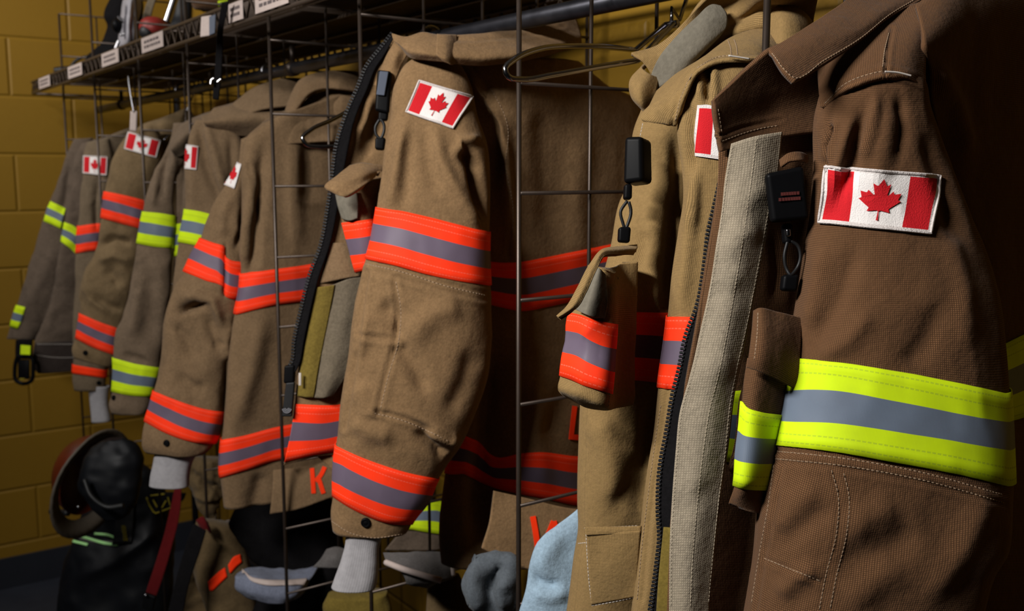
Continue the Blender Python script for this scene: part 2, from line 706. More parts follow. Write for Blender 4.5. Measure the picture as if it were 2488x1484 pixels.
def block_wall(name, col, seam, axis, j0, z0):
    """painted concrete block, running bond: 406 x 203 mm blocks with 10 mm joints"""
    t = NT(name)
    g = t.n('ShaderNodeNewGeometry').outputs['Position']
    p = t.sep(g)
    h = p[axis]
    z = t.math('DIVIDE', t.math('SUBTRACT', p[2], z0), .2032)
    row = t.math('FLOOR', z)
    fz = t.math('SUBTRACT', z, row)
    odd = t.math('MODULO', t.math('ABSOLUTE', row), 2.0)
    x = t.math('DIVIDE', t.math('SUBTRACT', h, j0), .4064)
    x = t.math('ADD', x, t.math('MULTIPLY', odd, .5))
    fx = t.math('FRACT', t.math('ADD', x, 100.0))
    ez = t.math('MULTIPLY', t.math('MINIMUM', fz, t.math('SUBTRACT', 1.0, fz)), .2032)
    ex = t.math('MULTIPLY', t.math('MINIMUM', fx, t.math('SUBTRACT', 1.0, fx)), .4064)
    e = t.math('MINIMUM', ez, ex)
    k = t.ramp(t.math('MULTIPLY', e, 50.0), [(.08, 0.0), (.36, 1.0)])
    n = t.noise(g, 260.0, 4, .7); n2 = t.noise(g, 3.0, 3); n3 = t.noise(g, 60.0, 4)
    c = t.mix(n2, mul(col, .9), mul(col, 1.1))
    c = t.mix(t.math('MULTIPLY', n3, .25), c, mul(col, .75))
    c = t.mix(k, t.mix(.35, c, seam), c)
    hgt = t.math('MULTIPLY_ADD', n, .12, k)
    t.set(color=c, rough=.55, spec=.3, normal=t.bump(hgt, .6, .006))
    return t.m


M = {}
ORANGE, LIME = (.96, .036, .003), (.56, .76, .004)
M['trim_o'] = trim('orange_tape', ORANGE, (.115, .088, .125), (.95, .16, .10))
M['trim_y'] = trim('lime_tape', LIME, (.12, .15, .20), (.26, .36, .03))
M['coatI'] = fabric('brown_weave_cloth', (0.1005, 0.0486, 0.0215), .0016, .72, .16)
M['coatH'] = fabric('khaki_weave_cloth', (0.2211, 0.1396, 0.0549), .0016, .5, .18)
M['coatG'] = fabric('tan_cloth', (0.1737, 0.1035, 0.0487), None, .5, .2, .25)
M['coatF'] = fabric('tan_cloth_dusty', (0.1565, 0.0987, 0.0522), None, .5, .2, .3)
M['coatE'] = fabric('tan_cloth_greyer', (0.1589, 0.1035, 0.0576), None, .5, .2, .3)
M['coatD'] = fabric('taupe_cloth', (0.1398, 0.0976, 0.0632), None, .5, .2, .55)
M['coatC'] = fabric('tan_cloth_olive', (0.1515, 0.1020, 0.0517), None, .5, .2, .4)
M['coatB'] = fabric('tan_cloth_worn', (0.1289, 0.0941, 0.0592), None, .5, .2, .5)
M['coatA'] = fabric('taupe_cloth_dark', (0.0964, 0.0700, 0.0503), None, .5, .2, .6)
M['velcro'] = fabric('beige_hook_tape', (0.2581, 0.2151, 0.1564), .0022, .22, .12, 0, 1.0)
M['velcroG'] = fabric('grey_loop_tape', (0.1156, 0.0922, 0.0631), None, .5, .25, .3)
M['felt'] = plain('grey_felt_patch', (.135, .12, .093), .95, 0, .1, .3, 160, .5)
M['olive'] = fabric('olive_lining', (0.1346, 0.0949, 0.0184), None, .5, .2, .2)
M['black_cloth'] = fabric('black_cloth', (.0065, .006, .0065), None, .5, .3)
M['lining'] = fabric('dark_lining', (.035, .026, .022), None, .5, .3)
M['black_plastic'] = plain('black_plastic', (.003, .003, .0035), .45, 0, .07, .2)
M['black_rubber'] = plain('black_rubber', (.007, .007, .0075), .5, 0, .28, .2)
M['tooth'] = plain('black_zip_tooth', (.008, .008, .009), .5, 0, .2)
M['wire'] = plain('dark_coated_wire', (.050, .036, .028), .38, .6, .5, .3, 30)
M['chrome'] = plain('steel_wire', (.30, .295, .31), .2, 1.0, .5, .1)
M['shelf'] = plain('bronze_shelf_wire', (.085, .062, .048), .42, .5, .5, .3, 30)
M['rail'] = plain('worn_dark_rail', (.055, .055, .065), .36, .8, .5, .7, 26)
M['white'] = plain('embroidered_white', (.74, .70, .68), .85, 0, .15, .12, 900, .4)
M['border'] = plain('patch_border_thread', (.60, .55, .53), .9, 0, .1, .25, 700, .5)
M['red'] = plain('embroidered_red', (.52, .012, .018), .85, 0, .15, .15, 900, .4)
M['thread'] = plain('pale_thread', (.27, .19, .125), .9, 0, .1)
M['threadw'] = plain('white_thread', (.46, .42, .38), .9, 0, .1)
M['threadp'] = plain('beige_thread', (.46, .39, .29), .9, 0, .1)
M['wrist'] = knit('grey_knit', (0.2880, 0.2772, 0.2880))
M['letter'] = plain('orange_letter_tape', ORANGE, .8, 0, .15, .1)
M['label'] = plain('paper_label', (0.4400, 0.3600, 0.3280), .7, 0, .3, .12, 120)
M['ink'] = plain('label_ink', (.10, .08, .08), .7, 0, .3)
M['lightblue'] = fabric('light_blue_cloth', (0.2500, 0.3450, 0.4300), None, .5, .12, .15)
M['slate'] = fabric('slate_grey_cloth', (.075, .086, .098), None, .5, .2, .3)
M['bluegrey'] = fabric('blue_grey_cloth', (.145, .16, .215), None, .5, .3, .5)
M['greyc'] = fabric('grey_canvas', (.085, .078, .075), None, .5, .3, .4)
M['tanp'] = fabric('bunker_pants_cloth', (0.0939, 0.0621, 0.0289), None, .5, .2, .4)
M['redstrap'] = fabric('red_webbing', (0.0800, 0.0032, 0.0040), .003, .3, .2)
M['redshell'] = plain('worn_red_shell', (0.0780, 0.0120, 0.0030), .35, 0, .5, .6, 22)
M['maroon'] = plain('dark_red_plastic', (.20, .018, .014), .45, 0, .4, .3)
M['greymask'] = plain('grey_rubber', (.23, .22, .24), .5, 0, .4, .25)
M['cream'] = plain('cream_leather', (0.0770, 0.0630, 0.0473), .6, 0, .3, .3)
M['glow'] = plain('pale_green_tape', (.36, .70, .27), .6, 0, .3, .1)
M['yellowprint'] = plain('yellow_print', (0.1890, 0.1485, 0.0090), .8, 0, .2, .4)
M['bag'] = plain('black_vinyl', (.004, .0045, .006), .5, 0, .2, .3, 20, .2)
M['blueink'] = plain('blue_grey_label', (.055, .068, .10), .6, 0, .3, .1)
M['redprint'] = plain('dull_red_print', (.075, .014, .012), .6, 0, .3, .1)
M['greyprint'] = plain('grey_print', (.2, .2, .22), .6, 0, .3, .1)
M['floor'] = plain('dark_blue_floor', (0.0216, 0.0246, 0.0348), .55, 0, .3, .35, 8)
M['base'] = plain('dark_blue_cove_base', (0.0180, 0.0204, 0.0276), .45, 0, .4, .2, 8)
M['ceil'] = plain('dim_ceiling', (.22, .215, .20), .9, 0, .2, .05)
# ------------------------------------------------------------------ small builders
LEAF = [(-45, -1167 + 0)]
_h = [(-90, 2030), (-45, 1167), (-156, 1069), (-1015, 1220), (-899, 900), (-919, 827), (-1860, 65), (-1648, -34), (-1614, -113),
      (-1800, -685), (-1258, -570), (-1185, -608), (-1080, -855), (-657, -401), (-546, -458), (-750, -1510), (-423, -1321),
      (-332, -1348), (0, -2000)]
LEAF = _h + [(-x, y) for x, y in _h[-2::-1]]


def flag_patch(s, c, parent, off=.0022, name='flag_patch', lo=0.0, hi=1.0):
    """embroidered flag on the cloth; c = TL TR BR BL in the photo, lo..hi = the part of its length that is laid"""
    f = s.mapper(c, off)
    mb = MB()
    bx, by = .034, .065
    xs = np.concatenate([np.linspace(0, bx, 2), np.linspace(bx, .265, 7)[1:], np.linspace(.265, .735, 13)[1:], np.linspace(.735, 1 - bx, 7)[1:], [1]])
    ys = np.concatenate([[0, by], np.linspace(by, 1 - by, 13)[1:], [1]])
    xs = np.concatenate([[lo], xs[(xs > lo + .01) & (xs < hi - .01)], [hi]])
    rs = lambda x: (x - lo) / (hi - lo)
    f0 = f
    f = lambda a, b, o=off: f0(rs(np.asarray(a, float)), b, o)
    xx, yy = np.meshgrid(xs, ys)
    p = f(xx, yy, off); q = f(xx, yy, off - .0018)
    ny, nx = xx.shape
    V = np.concatenate([p.reshape(-1, 3), q.reshape(-1, 3)])
    F, Mi = [], []
    for i in range(ny - 1):
        for j in range(nx - 1):
            F.append((i * nx + j, (i + 1) * nx + j, (i + 1) * nx + j + 1, i * nx + j + 1))
            xm, ym = (xs[j] + xs[j + 1]) / 2, (ys[i] + ys[i + 1]) / 2
            Mi.append(2 if (xm < bx or xm > 1 - bx or ym < by or ym > 1 - by) else (1 if (xm < .265 or xm > .735) else 0))
    o = nx * ny
    for j in range(nx - 1):
        F.append((j, j + 1, o + j + 1, o + j)); Mi.append(2)
        a = (ny - 1) * nx + j
        F.append((a + 1, a, o + a, o + a + 1)); Mi.append(2)
    for i in range(ny - 1):
        a = i * nx
        F.append((a + nx, a, o + a, o + a + nx)); Mi.append(2)
        a += nx - 1
        F.append((a, a + nx, o + a + nx, o + a)); Mi.append(2)
    mb.v = [tuple(v) for v in V]; mb.f = F; mb.m = Mi; mb.uv = [(0, 0)] * len(V)
    # overlocked border rope
    rim = [(t, 0) for t in np.linspace(0, 1, 22)] + [(1, t) for t in np.linspace(0, 1, 12)[1:]] + [(t, 1) for t in np.linspace(1, 0, 22)[1:]] + [(0, t) for t in np.linspace(1, 0, 12)[1:-1]]
    rim = np.array(rim)
    rp = f(lo + (hi - lo) * (rim[:, 0] * .985 + .0075), rim[:, 1] * .97 + .015, off + .0002)
    if hi - lo > .99: mb.tube(list(rp), .0013, 6, 2, closed=True)
    # leaf
    bm = bmesh.new()
    h = 1 - 2 * by
    vs = [bm.verts.new((.5 + x / 9600 * (1 - 2 * bx), .5 + y / 4800 * h, 0)) for x, y in LEAF]
    bm.faces.new(vs).normal_update()
    bmesh.ops.triangulate(bm, faces=bm.faces[:], quad_method='BEAUTY', ngon_method='EAR_CLIP')
    bmesh.ops.subdivide_edges(bm, edges=bm.edges[:], cuts=2, use_grid_fill=True)
    bm.verts.index_update()
    co = np.array([v.co[:2] for v in bm.verts])
    lp = f(np.clip(co[:, 0], lo, hi), co[:, 1], off + .0010)
    mb.add(list(lp), [[v.index for v in fc.verts][::-1] for fc in bm.faces if lo < fc.calc_center_median().x < hi], 1)
    bm.free()
    o = mb.build(name, [M['white'], M['red'], M['border']], parent, smooth=False)
    return o


def snap(s, px, py, parent, r=.0062, name='snap_button'):
    u, v = s.hit(px, py)
    p, n = s.pt(np.array([u]), np.array([v]))
    p, n = p[0], n[0]
    a = np.cross(n, [0, 0, 1.0]); a /= np.linalg.norm(a); b = np.cross(n, a)
    mb = MB()
    prof = [(0, .0036), (.35, .0034), (.6, .0026), (.7, .0034), (.9, .003), (1, .0012), (1, -.001)]
    vs, fs = [], []
    N = 20
    for rr, hh in prof:
        for k in range(N):
            t = 2 * math.pi * k / N
            vs.append(p + n * hh + (a * math.cos(t) + b * math.sin(t)) * max(rr, .02) * r)
    for i in range(len(prof) - 1):
        for k in range(N):
            fs.append((i * N + k, i * N + (k + 1) % N, (i + 1) * N + (k + 1) % N, (i + 1) * N + k))
    fs.append(tuple(range(N))[::-1])
    mb.add(vs, fs)
    return mb.build(name, M['black_plastic'], parent)


def zipper(left, right, dl, dr, parent, teeth='left', pitch=.0034, n=60, tooth=.0042):
    """zip tape between two photo polylines; the coil of teeth runs down its outer edge"""
    L = cr(left, n); R = cr(right, n)
    dL = np.linspace(*dl, n) if isinstance(dl, tuple) else np.full(n, dl)
    dR = np.linspace(*dr, n) if isinstance(dr, tuple) else np.full(n, dr)
    s = sheet([[(L[i, 0], L[i, 1], dL[i]), (R[i, 0], R[i, 1], dR[i])] for i in range(n)], nv=n, nu=8)
    z = s.build('zipper', M['black_cloth'], parent, .0016)
    edge = np.array([P(a, b, d=c) for (a, b), c in zip(L, dL)]) if teeth == 'left' else np.array([P(a, b, d=c) for (a, b), c in zip(R, dR)])
    inn = np.array([P(a, b, d=c) for (a, b), c in zip(R, dR)]) if teeth == 'left' else np.array([P(a, b, d=c) for (a, b), c in zip(L, dL)])
    seg = np.linalg.norm(np.diff(edge, axis=0), axis=1); cum = np.concatenate([[0], np.cumsum(seg)])
    mb = MB()
    for k in range(int(cum[-1] / pitch)):
        a = k * pitch
        g = lambda E: np.array([np.interp(a, cum, E[:, c]) for c in range(3)])
        p, q = g(edge), g(inn)
        t = np.array([np.interp(a + .002, cum, edge[:, c]) for c in range(3)]) - p
        t /= np.linalg.norm(t) + 1e-9
        w = q - p; w -= t * (w @ t); w /= np.linalg.norm(w) + 1e-9
        m = np.cross(t, w)
        mb.box(p + w * tooth * .15, (tooth, .0034, pitch * .56), 0, (w, m, t), .0006)
        mb.box(p - w * tooth * .42, (tooth * .45, .0038, pitch * .75), 0, (w, m, t), .0006)
    mb.build('zipper_teeth', M['tooth'], z)
    return z, s


def rounded_block(c, d, thick, name, mat, parent, bev=.003, dr=None):
    """hard block whose front face fills a photo quad (TL TR BR BL) at a depth"""
    ds = d if isinstance(d, (list, tuple)) else [d] * 4
    q = [P(c[k][0], c[k][1], d=ds[k]) for k in range(4)]
    n = np.cross(q[1] - q[0], q[3] - q[0]); n /= np.linalg.norm(n)
    if n @ (CAM - q[0]) < 0: n = -n
    bm = bmesh.new()
    vs = [bm.verts.new(Vector(p)) for p in q] + [bm.verts.new(Vector(p - n * thick)) for p in q]
    for f in ((0, 1, 2, 3), (7, 6, 5, 4), (0, 4, 5, 1), (1, 5, 6, 2), (2, 6, 7, 3), (3, 7, 4, 0)):
        bm.faces.new([vs[k] for k in f])
    bmesh.ops.recalc_face_normals(bm, faces=bm.faces[:])
    bmesh.ops.bevel(bm, geom=bm.edges[:], offset=bev, segments=3, affect='EDGES', profile=.5)
    me = bpy.data.meshes.new(name); bm.to_mesh(me); bm.free()
    me.materials.append(mat)
    for p in me.polygons: p.use_smooth = True
    o = bpy.data.objects.new(name, me); COL.objects.link(o)
    o.modifiers.new('weighted', 'WEIGHTED_NORMAL')
    if parent is not None:
        o.parent = parent
        if parent.type == 'EMPTY': o.matrix_parent_inverse = Matrix.Translation(-Vector(parent.location))
    return o


def px_tube(pts, r, name, mat, parent, n=8, closed=False, smooth=40):
    """round cord or wire through photo points (px,py,depth)"""
    if smooth:
        if closed:
            pp = list(pts) + [pts[0]]
            q = cr(np.array([(a, b, d * 900) for a, b, d in pp]), smooth)[:-1]
        else:
            q = cr(np.array([(a, b, d * 900) for a, b, d in pts]), smooth)
        w = [P(a, b, d=d / 900) for a, b, d in q]
    else:
        w = [P(*a[:2], d=a[2]) for a in pts]
    mb = MB().tube(w, r, n, closed=closed)
    return mb.build(name, mat, parent)


def letter(s, strokes, parent, name, mat, w=.0125, off=.002):
    """letter cut from tape: strokes are photo polylines"""
    mb = MB()
    for st in strokes:
        n = max(int(sum(math.dist(st[i], st[i + 1]) for i in range(len(st) - 1)) / 6), 3)
        q = cr(st, n) if len(st) != 2 else cr(st, n)
        h = np.array([s.hit(a, b) for a, b in q])
        p, nn = s.pt(h[:, 0], h[:, 1])
        vs, fs = [], []
        for i in range(n):
            t = p[min(i + 1, n - 1)] - p[max(i - 1, 0)]; t /= np.linalg.norm(t) + 1e-9
            b = np.cross(nn[i], t); b /= np.linalg.norm(b) + 1e-9
            c = p[i] + nn[i] * off
            vs += [c - b * w / 2, c + b * w / 2, c + b * w / 2 - nn[i] * .0015, c - b * w / 2 - nn[i] * .0015]
        for i in range(n - 1):
            for k in range(4):
                fs.append((i * 4 + k, i * 4 + (k + 1) % 4, (i + 1) * 4 + (k + 1) % 4, (i + 1) * 4 + k))
        fs += [(3, 2, 1, 0), tuple((n - 1) * 4 + k for k in range(4))]
        mb.add(vs, fs)
    return mb.build(name, mat, parent, smooth=False)


# ------------------------------------------------------------------ the setting
ENDX, BACKY = -3.92, 1.24


def slab(name, lo, hi, mat):
    mb = MB()
    lo, hi = np.array(lo, float), np.array(hi, float)
    mb.box((lo + hi) / 2, hi - lo)
    o = mb.build(name, mat, None, smooth=False)
    return tag(o, kind='structure')


jz = P(0, 515, X=ENDX)[2]
jy = P(40, 445, X=ENDX)[1]
M['wall_end'] = block_wall('ochre_block_end_wall', (.235, .128, .009), (.22, .12, .009), 1, jy, jz)
M['wall_back'] = block_wall('ochre_block_back_wall', (.235, .128, .009), (.22, .12, .009), 0, .1, jz)
slab('floor', (ENDX - .1, -2.6, -.06), (1.6, BACKY + .1, 0), M['floor'])
slab('wall_left', (ENDX - .12, -2.6, 0), (ENDX, BACKY + .1, 2.95), M['wall_end'])
slab('wall_back', (ENDX, BACKY, 0), (1.6, BACKY + .12, 2.95), M['wall_back'])
slab('ceiling', (ENDX - .12, -2.6, 2.95), (1.6, BACKY + .12, 3.0), M['ceil'])
slab('baseboard_left', (ENDX, -2.6, 0), (ENDX + .012, BACKY, .115), M['base'])
slab('baseboard_back', (ENDX + .012, BACKY - .012, 0), (1.6, BACKY, .115), M['base'])

# --- wire dividers between the bays
PZ = [1.52 + .511 - .134 * k for k in range(11)]
PY = [.7265 + .1145 * k for k in range(5)]
DIVX = [-.617, -1.0, -1.42, -1.785, -2.26, -2.65, -3.12, -3.54]


def divider():
    r = empty('wire_divider', (DIVX[1], PY[0], 0))
    x = DIVX[1]
    mb = MB()
    for k, y in enumerate(PY):
        if k: mb.tube([(x, y, PZ[-1]), (x, y, PZ[0])], .0027, 8)
    for k, z in enumerate(PZ):
        mb.tube([(x + .004, PY[0], z), (x + .004, PY[-1], z)], .0025, 8)
    mb.build('wire_grid', M['wire'], r)
    MB().tube([(x, PY[0], .0), (x, PY[0], PZ[0])], .0034, 10).build('front_post', M['wire'], r)
    MB().tube([(x, PY[-1] + .0, 0), (x, PY[-1], PZ[0])], .0034, 10).build('rear_post', M['wire'], r)
    return r


def dup(root, loc):
    r = root.copy(); COL.objects.link(r); r.location = loc
    for ch in list(root.children):
        c = ch.copy(); COL.objects.link(c); c.parent = r
        c.matrix_parent_inverse = ch.matrix_parent_inverse.copy()
        for g in list(ch.children):
            h = g.copy(); COL.objects.link(h); h.parent = c
    return r


DIV_L = ['shiny thin rack divider post right behind the collar of the big brown coat',
         'black wire grid divider in front of the coat back lettered L and W',
         'wire grid divider mostly hidden behind the open zip of the tan coat',
         'wire grid divider over the coat back with the letter K',
         'wire grid divider rising behind the shoulder of the grey tan coat with lime bands',
         'wire grid divider crossing the tilted flag patch of a tan coat sleeve',
         'wire grid divider beside the second coat from the yellow end wall',
         'wire grid divider standing nearest the yellow end wall']
d0 = divider()
for k, x in enumerate(DIVX):
    o = d0 if k == 1 else dup(d0, (x, PY[0], 0))
    tag(o, DIV_L[k], 'wire divider', 'wire grid dividers of the coat rack')

# --- wire shelf above the rail
SZ = 1.52 + .272
SY0, SY1 = .68, 1.13
SX0, SX1 = -3.80, .25
sh = empty('wire_shelf', (-1.8, SY0, SZ), 'long bronze wire shelf running above the row of hanging coats', 'shelf')
mb = MB()
for y in (SY0, SY1):
    mb.tube([(SX0, y, SZ), (SX1, y, SZ)], .0042, 8)
    mb.tube([(SX0, y, SZ + .038), (SX1, y, SZ + .038)], .0042, 8)
    n = int((SX1 - SX0) / .046)
    zz = [(SX0 + (SX1 - SX0) * k / (2 * n), y, SZ + (.036 if k % 2 else .002)) for k in range(2 * n + 1)]
    mb.tube(zz, .0026, 6)
for x in (SX0, SX1):
    mb.tube([(x, SY0, SZ), (x, SY1, SZ)], .0042, 8); mb.tube([(x, SY0, SZ + .038), (x, SY1, SZ + .038)], .0042, 8)
mb.build('edge_truss', M['shelf'], sh)
mb = MB()
n = int((SX1 - SX0) / .0135)
for k in range(1, n):
    x = SX0 + (SX1 - SX0) * k / n
    if min(abs(x - q) for q in DIVX) < .0075: continue
    mb.tube([(x, SY0, SZ + .041), (x, SY1, SZ + .041)], .0021, 5)
mb.build('deck_wire', M['shelf'], sh)
mb = MB()
for y in (.785, .90, 1.015):
    mb.tube([(SX0, y, SZ + .035), (SX1, y, SZ + .035)], .0036, 8)
mb.build('deck_rib', M['shelf'], sh)
for k, x in enumerate((-.1, -1.95, -3.75)):
    for y in (SY1 + .03,):
        MB().tube([(x, y, 0), (x, y, 2.15)], .0125, 14).build('shelf_post', M['rail'], sh)
# card holders on the front edge
LABX = []
for (x0, x1) in ((95, 121), (166, 199), (248, 288), (345, 396)):
    a = P(x0, 232 - (x0 - 78) * .34 - 14, Y=SY0 - .008); b = P(x1, 232 - (x1 - 78) * .34 - 14, Y=SY0 - .008)
    LABX.append((a[0], b[0]))
for a, b in LABX + [(P(556, 40, Y=SY0 - .008)[0], P(590, 40, Y=SY0 - .008)[0]), (P(620, 15, Y=SY0 - .008)[0], P(700, 0, Y=SY0 - .008)[0])]:
    c = MB().box(((a + b) / 2, SY0 - .0075, SZ + .020), (abs(b - a), .002, .034), bev=.0006).build('shelf_label', M['label'], sh, smooth=False)
    mb = MB()
    w = abs(b - a)
    rnd = random.Random(int(a * 1000))
    for r_ in range(2):
        x = min(a, b) + w * .14
        while x < max(a, b) - w * .16:
            l = w * rnd.uniform(.04, .13)
            mb.box((x + l / 2, SY0 - .0088, SZ + .026 - r_ * .011), (l, .0008, .0055)); x += l + w * .035
    mb.build('label_print', M['ink'], c, smooth=False)

# --- coat rail under the shelf
RY, RZ = .885, 1.52 + .2225
rl = empty('coat_rail', (-1.8, RY, RZ), 'dark round metal rail the coats hang from under the shelf', 'rail')
MB().tube([(SX0 + .03, RY, RZ), (SX1, RY, RZ)], .0130, 20).build('rail_tube', M['rail'], rl)
for x in (-3.45, -2.05, -.45):
    mb = MB().tube([(x, RY, RZ + .012), (x, RY, SZ)], .006, 8)
    mb.tube([(x - .012, RY, RZ), (x + .012, RY, RZ)], .0160, 20)
    mb.build('rail_bracket', M['wire'], rl)
# ------------------------------------------------------------------ the coats
GRP = 'firefighter coats hanging along the rack'


def coat(px, py, d, label):
    return empty('firefighter_coat', tuple(P(px, py, d=d)), label, 'coat', GRP)


# ================= coat I : big brown coat at the near end
R = coat(2200, 60, .9, 'large brown weave coat with lime sleeve bands at the near end of the rack')
m = M['coatI']
sl = tube_rows([
    (2075, 165, 2205, 160, .87, 1.0), (2024, 205, 2238, 200, .87, .98), (2001, 262, 2252, 262, .87, .86), (1990, 330, 2278, 345, .87, .74), (1990, 400, 2304, 408, .87, .66),
    (1984, 500, 2342, 500), (1968, 590, 2382, 600), (1948, 700, 2414, 700), (1932, 785, 2426, 805), (1918, 869, 2437, 953),
    (1893, 985, 2441, 1045), (1872, 1080, 2446, 1180), (1853, 1165, 2443, 1250), (1844, 1230, 2436, 1305), (1835, 1334, 2402, 1375),
    (1826, 1390, 2381, 1440), (1808, 1484, 2366, 1500), (1792, 1580, 2345, 1600), (1780, 1680, 2320, 1700), (1772, 1760, 2300, 1780)],
    nv=230, nu=170, thick=.62, d=.87)
sl.wr(.0035, 7, .5, 11, 3, .35).crumple(.0014, 16, 5, .6)
# shoulder gathers, elbow folds
sl.fold([(2016, 296), (1994, 350), (1992, 420)], 13, -.016)
sl.fold([(2030, 290), (2008, 350), (2010, 400)], 14, .006)
sl.fold([(2066, 300), (2040, 400), (2000, 520)], 18, .007)
sl.fold([(2100, 270), (2078, 380), (2040, 480)], 16, -.008)
sl.fold([(2130, 230), (2115, 320), (2095, 390)], 12, .005)
sl.fold([(2185, 230), (2190, 320), (2180, 390)], 14, -.005)
sl.fold([(2000, 600), (1985, 700), (1960, 800)], 22, .005)
sl.fold([(2080, 600), (2040, 720), (1980, 830)], 26, -.005)
sl.fold([(2160, 260), (2150, 350), (2120, 470)], 26, .004)
sl.fold([(2250, 320), (2290, 450), (2330, 600)], 24, -.007)
sl.fold([(2300, 560), (2340, 700), (2350, 850)], 26, .005)
sl.fold([(2120, 760), (2060, 830), (1990, 870)], 24, .005)
sl.fold([(2290, 740), (2250, 830), (2200, 890)], 26, -.004)
sl.fold([(1990, 1180), (1930, 1230), (1890, 1290)], 30, .004)
sl.fold([(2020, 1230), (1950, 1280), (1890, 1330)], 26, -.004)
sl.fold([(2240, 1290), (2130, 1345), (2030, 1370)], 40, -.005)
sl.fold([(2180, 1230), (2110, 1250), (2060, 1300)], 34, .004)
sl.fold([(2190, 1370), (2120, 1420), (2060, 1470)], 38, .004)
sl.fold([(2400, 1200), (2340, 1330), (2250, 1460)], 34, .006)
sl.fold([(1990, 1380), (1940, 1400), (1890, 1450)], 22, .006)
for q in ([(1869, 1092), (2040, 1108), (2250, 1146), (2446, 1200)], [(1866, 1119), (2040, 1136), (2250, 1174), (2443, 1226)],
          [(1903, 1127), (1885, 1230), (1860, 1340), (1836, 1484)], [(2022, 1140), (2040, 1200), (2037, 1290), (2010, 1400), (1995, 1484)],
          [(1857, 1358), (1930, 1388), (1995, 1415)]):
    sl.seam(q, 5, -.0013)
sl.build('sleeve', m, R, .003, cap=True)
sl.band([(1918, 869), (2040, 880), (2170, 901), (2310, 927), (2437, 955)], [(1872, 1080), (2040, 1098), (2170, 1121), (2310, 1148), (2446, 1181)], 'sleeve_tape', M['trim_y'], R, .0022, 9)
flag_patch(sl, [(2010, 404), (2283, 427), (2259, 571), (1992, 541)], R, .0026)
sl.stitch([[(1872, 1095), (2040, 1112), (2250, 1150), (2440, 1203)], [(1869, 1113), (2040, 1130), (2250, 1168), (2440, 1221)],
           [(1880, 1130), (1866, 1230), (1846, 1340), (1825, 1470)], [(2020, 1142), (2036, 1200), (2033, 1290), (2006, 1400), (1990, 1484)],
           [(2050, 1150), (2062, 1200), (2058, 1290), (2032, 1400), (2016, 1484)], [(1857, 1356), (1930, 1386), (1995, 1412)]],
          'seam_stitching', M['thread'], R, .00045, .0038)
# back / body
bd = tube_rows([(2200, 90, 2500, -100), (2190, 130, 2530, -40), (2190, 250, 2535, 130), (2200, 500, 2535, 430), (2200, 900, 2535, 800),
                (2200, 1250, 2535, 1120), (2200, 1500, 2535, 1360), (2200, 1750, 2535, 1580)], nv=110, nu=100, thick=.03, X=-.565)
bd.wr(.007, 6, .35, 21).fold([(2370, 90), (2350, 230), (2380, 420), (2430, 640)], 34, .012).fold([(2420, 250), (2450, 500), (2470, 800)], 34, -.010)
bd.build('body', m, R, .003, cap=2)
# shoulder yoke overlapping the sleeve head
yk = sheet([
    [(1985, 150, .915), (2045, 85, .915), (2100, 50, .91), (2165, 25, .905), (2240, 0, .90), (2290, -20, .90)],
    [(1990, 222, .872), (2038, 166, .860), (2108, 132, .852), (2165, 114, .848), (2225, 100, .850), (2256, 92, .86)],
    [(1995, 262, .862), (2046, 216, .838), (2110, 192, .828), (2160, 182, .826), (2212, 190, .829), (2246, 215, .842)]], nv=44, nu=60)
yk.wr(.0012, 12, .8, 31)
yk.seam([(2168, 70), (2158, 120), (2152, 178)], 4, -.0016).seam([(2003, 250), (2052, 204), (2110, 180), (2160, 170), (2236, 196)], 5, -.001)
yk.build('shoulder_yoke', m, R, .005)
yk.stitch([[(2004, 252), (2052, 205), (2110, 181), (2150, 172)], [(2160, 80), (2150, 120), (2144, 170)]], 'yoke_stitching', M['thread'], R, .0005, .0036)
mbt = MB()
mbt.tube([P(a, b, d=.8205) for a, b in cr([(2150, 174), (2180, 176), (2214, 184)], 40)], .0008, 6)
mbt.build('bar_tack', M['threadw'], R)
by_ = sheet([[(2225, 10, .885), (2300, -40, .90), (2400, -80, .94), (2560, -130, 1.0)], [(2248, 95, .848), (2300, 60, .87), (2400, 20, .92), (2560, -20, .99)], [(2258, 160, .858), (2310, 160, .885), (2400, 140, .93), (2560, 110, 1.0)], [(2264, 240, .875), (2320, 260, .905), (2410, 260, .945), (2560, 250, 1.01)], [(2290, 360, .91), (2340, 400, .925), (2430, 400, .955), (2560, 400, 1.02)], [(2350, 600, .94), (2400, 610, .95), (2470, 610, .98), (2580, 610, 1.03)], [(2395, 850, .95), (2430, 850, .96), (2490, 840, .99), (2590, 840, 1.03)], [(2400, 1100, .955), (2440, 1100, .965), (2490, 1100, .99), (2590, 1100, 1.03)], [(2380, 1350, .96), (2420, 1350, .97), (2480, 1350, .99), (2590, 1350, 1.03)], [(2340, 1600, .96), (2400, 1600, .97), (2480, 1600, .99), (2590, 1600, 1.03)]], nv=110, nu=50)
by_.wr(.003, 9, .6, 33).fold([(2270, 150), (2320, 260), (2350, 380)], 24, .008)
by_.build('back_panel', m, R, .004)
by_.band([(2400, 852), (2430, 839), (2488, 811), (2560, 780)], [(2405, 1040), (2430, 1030), (2488, 1012), (2560, 985)], 'back_tape', M['trim_y'], R, .0022, 9)
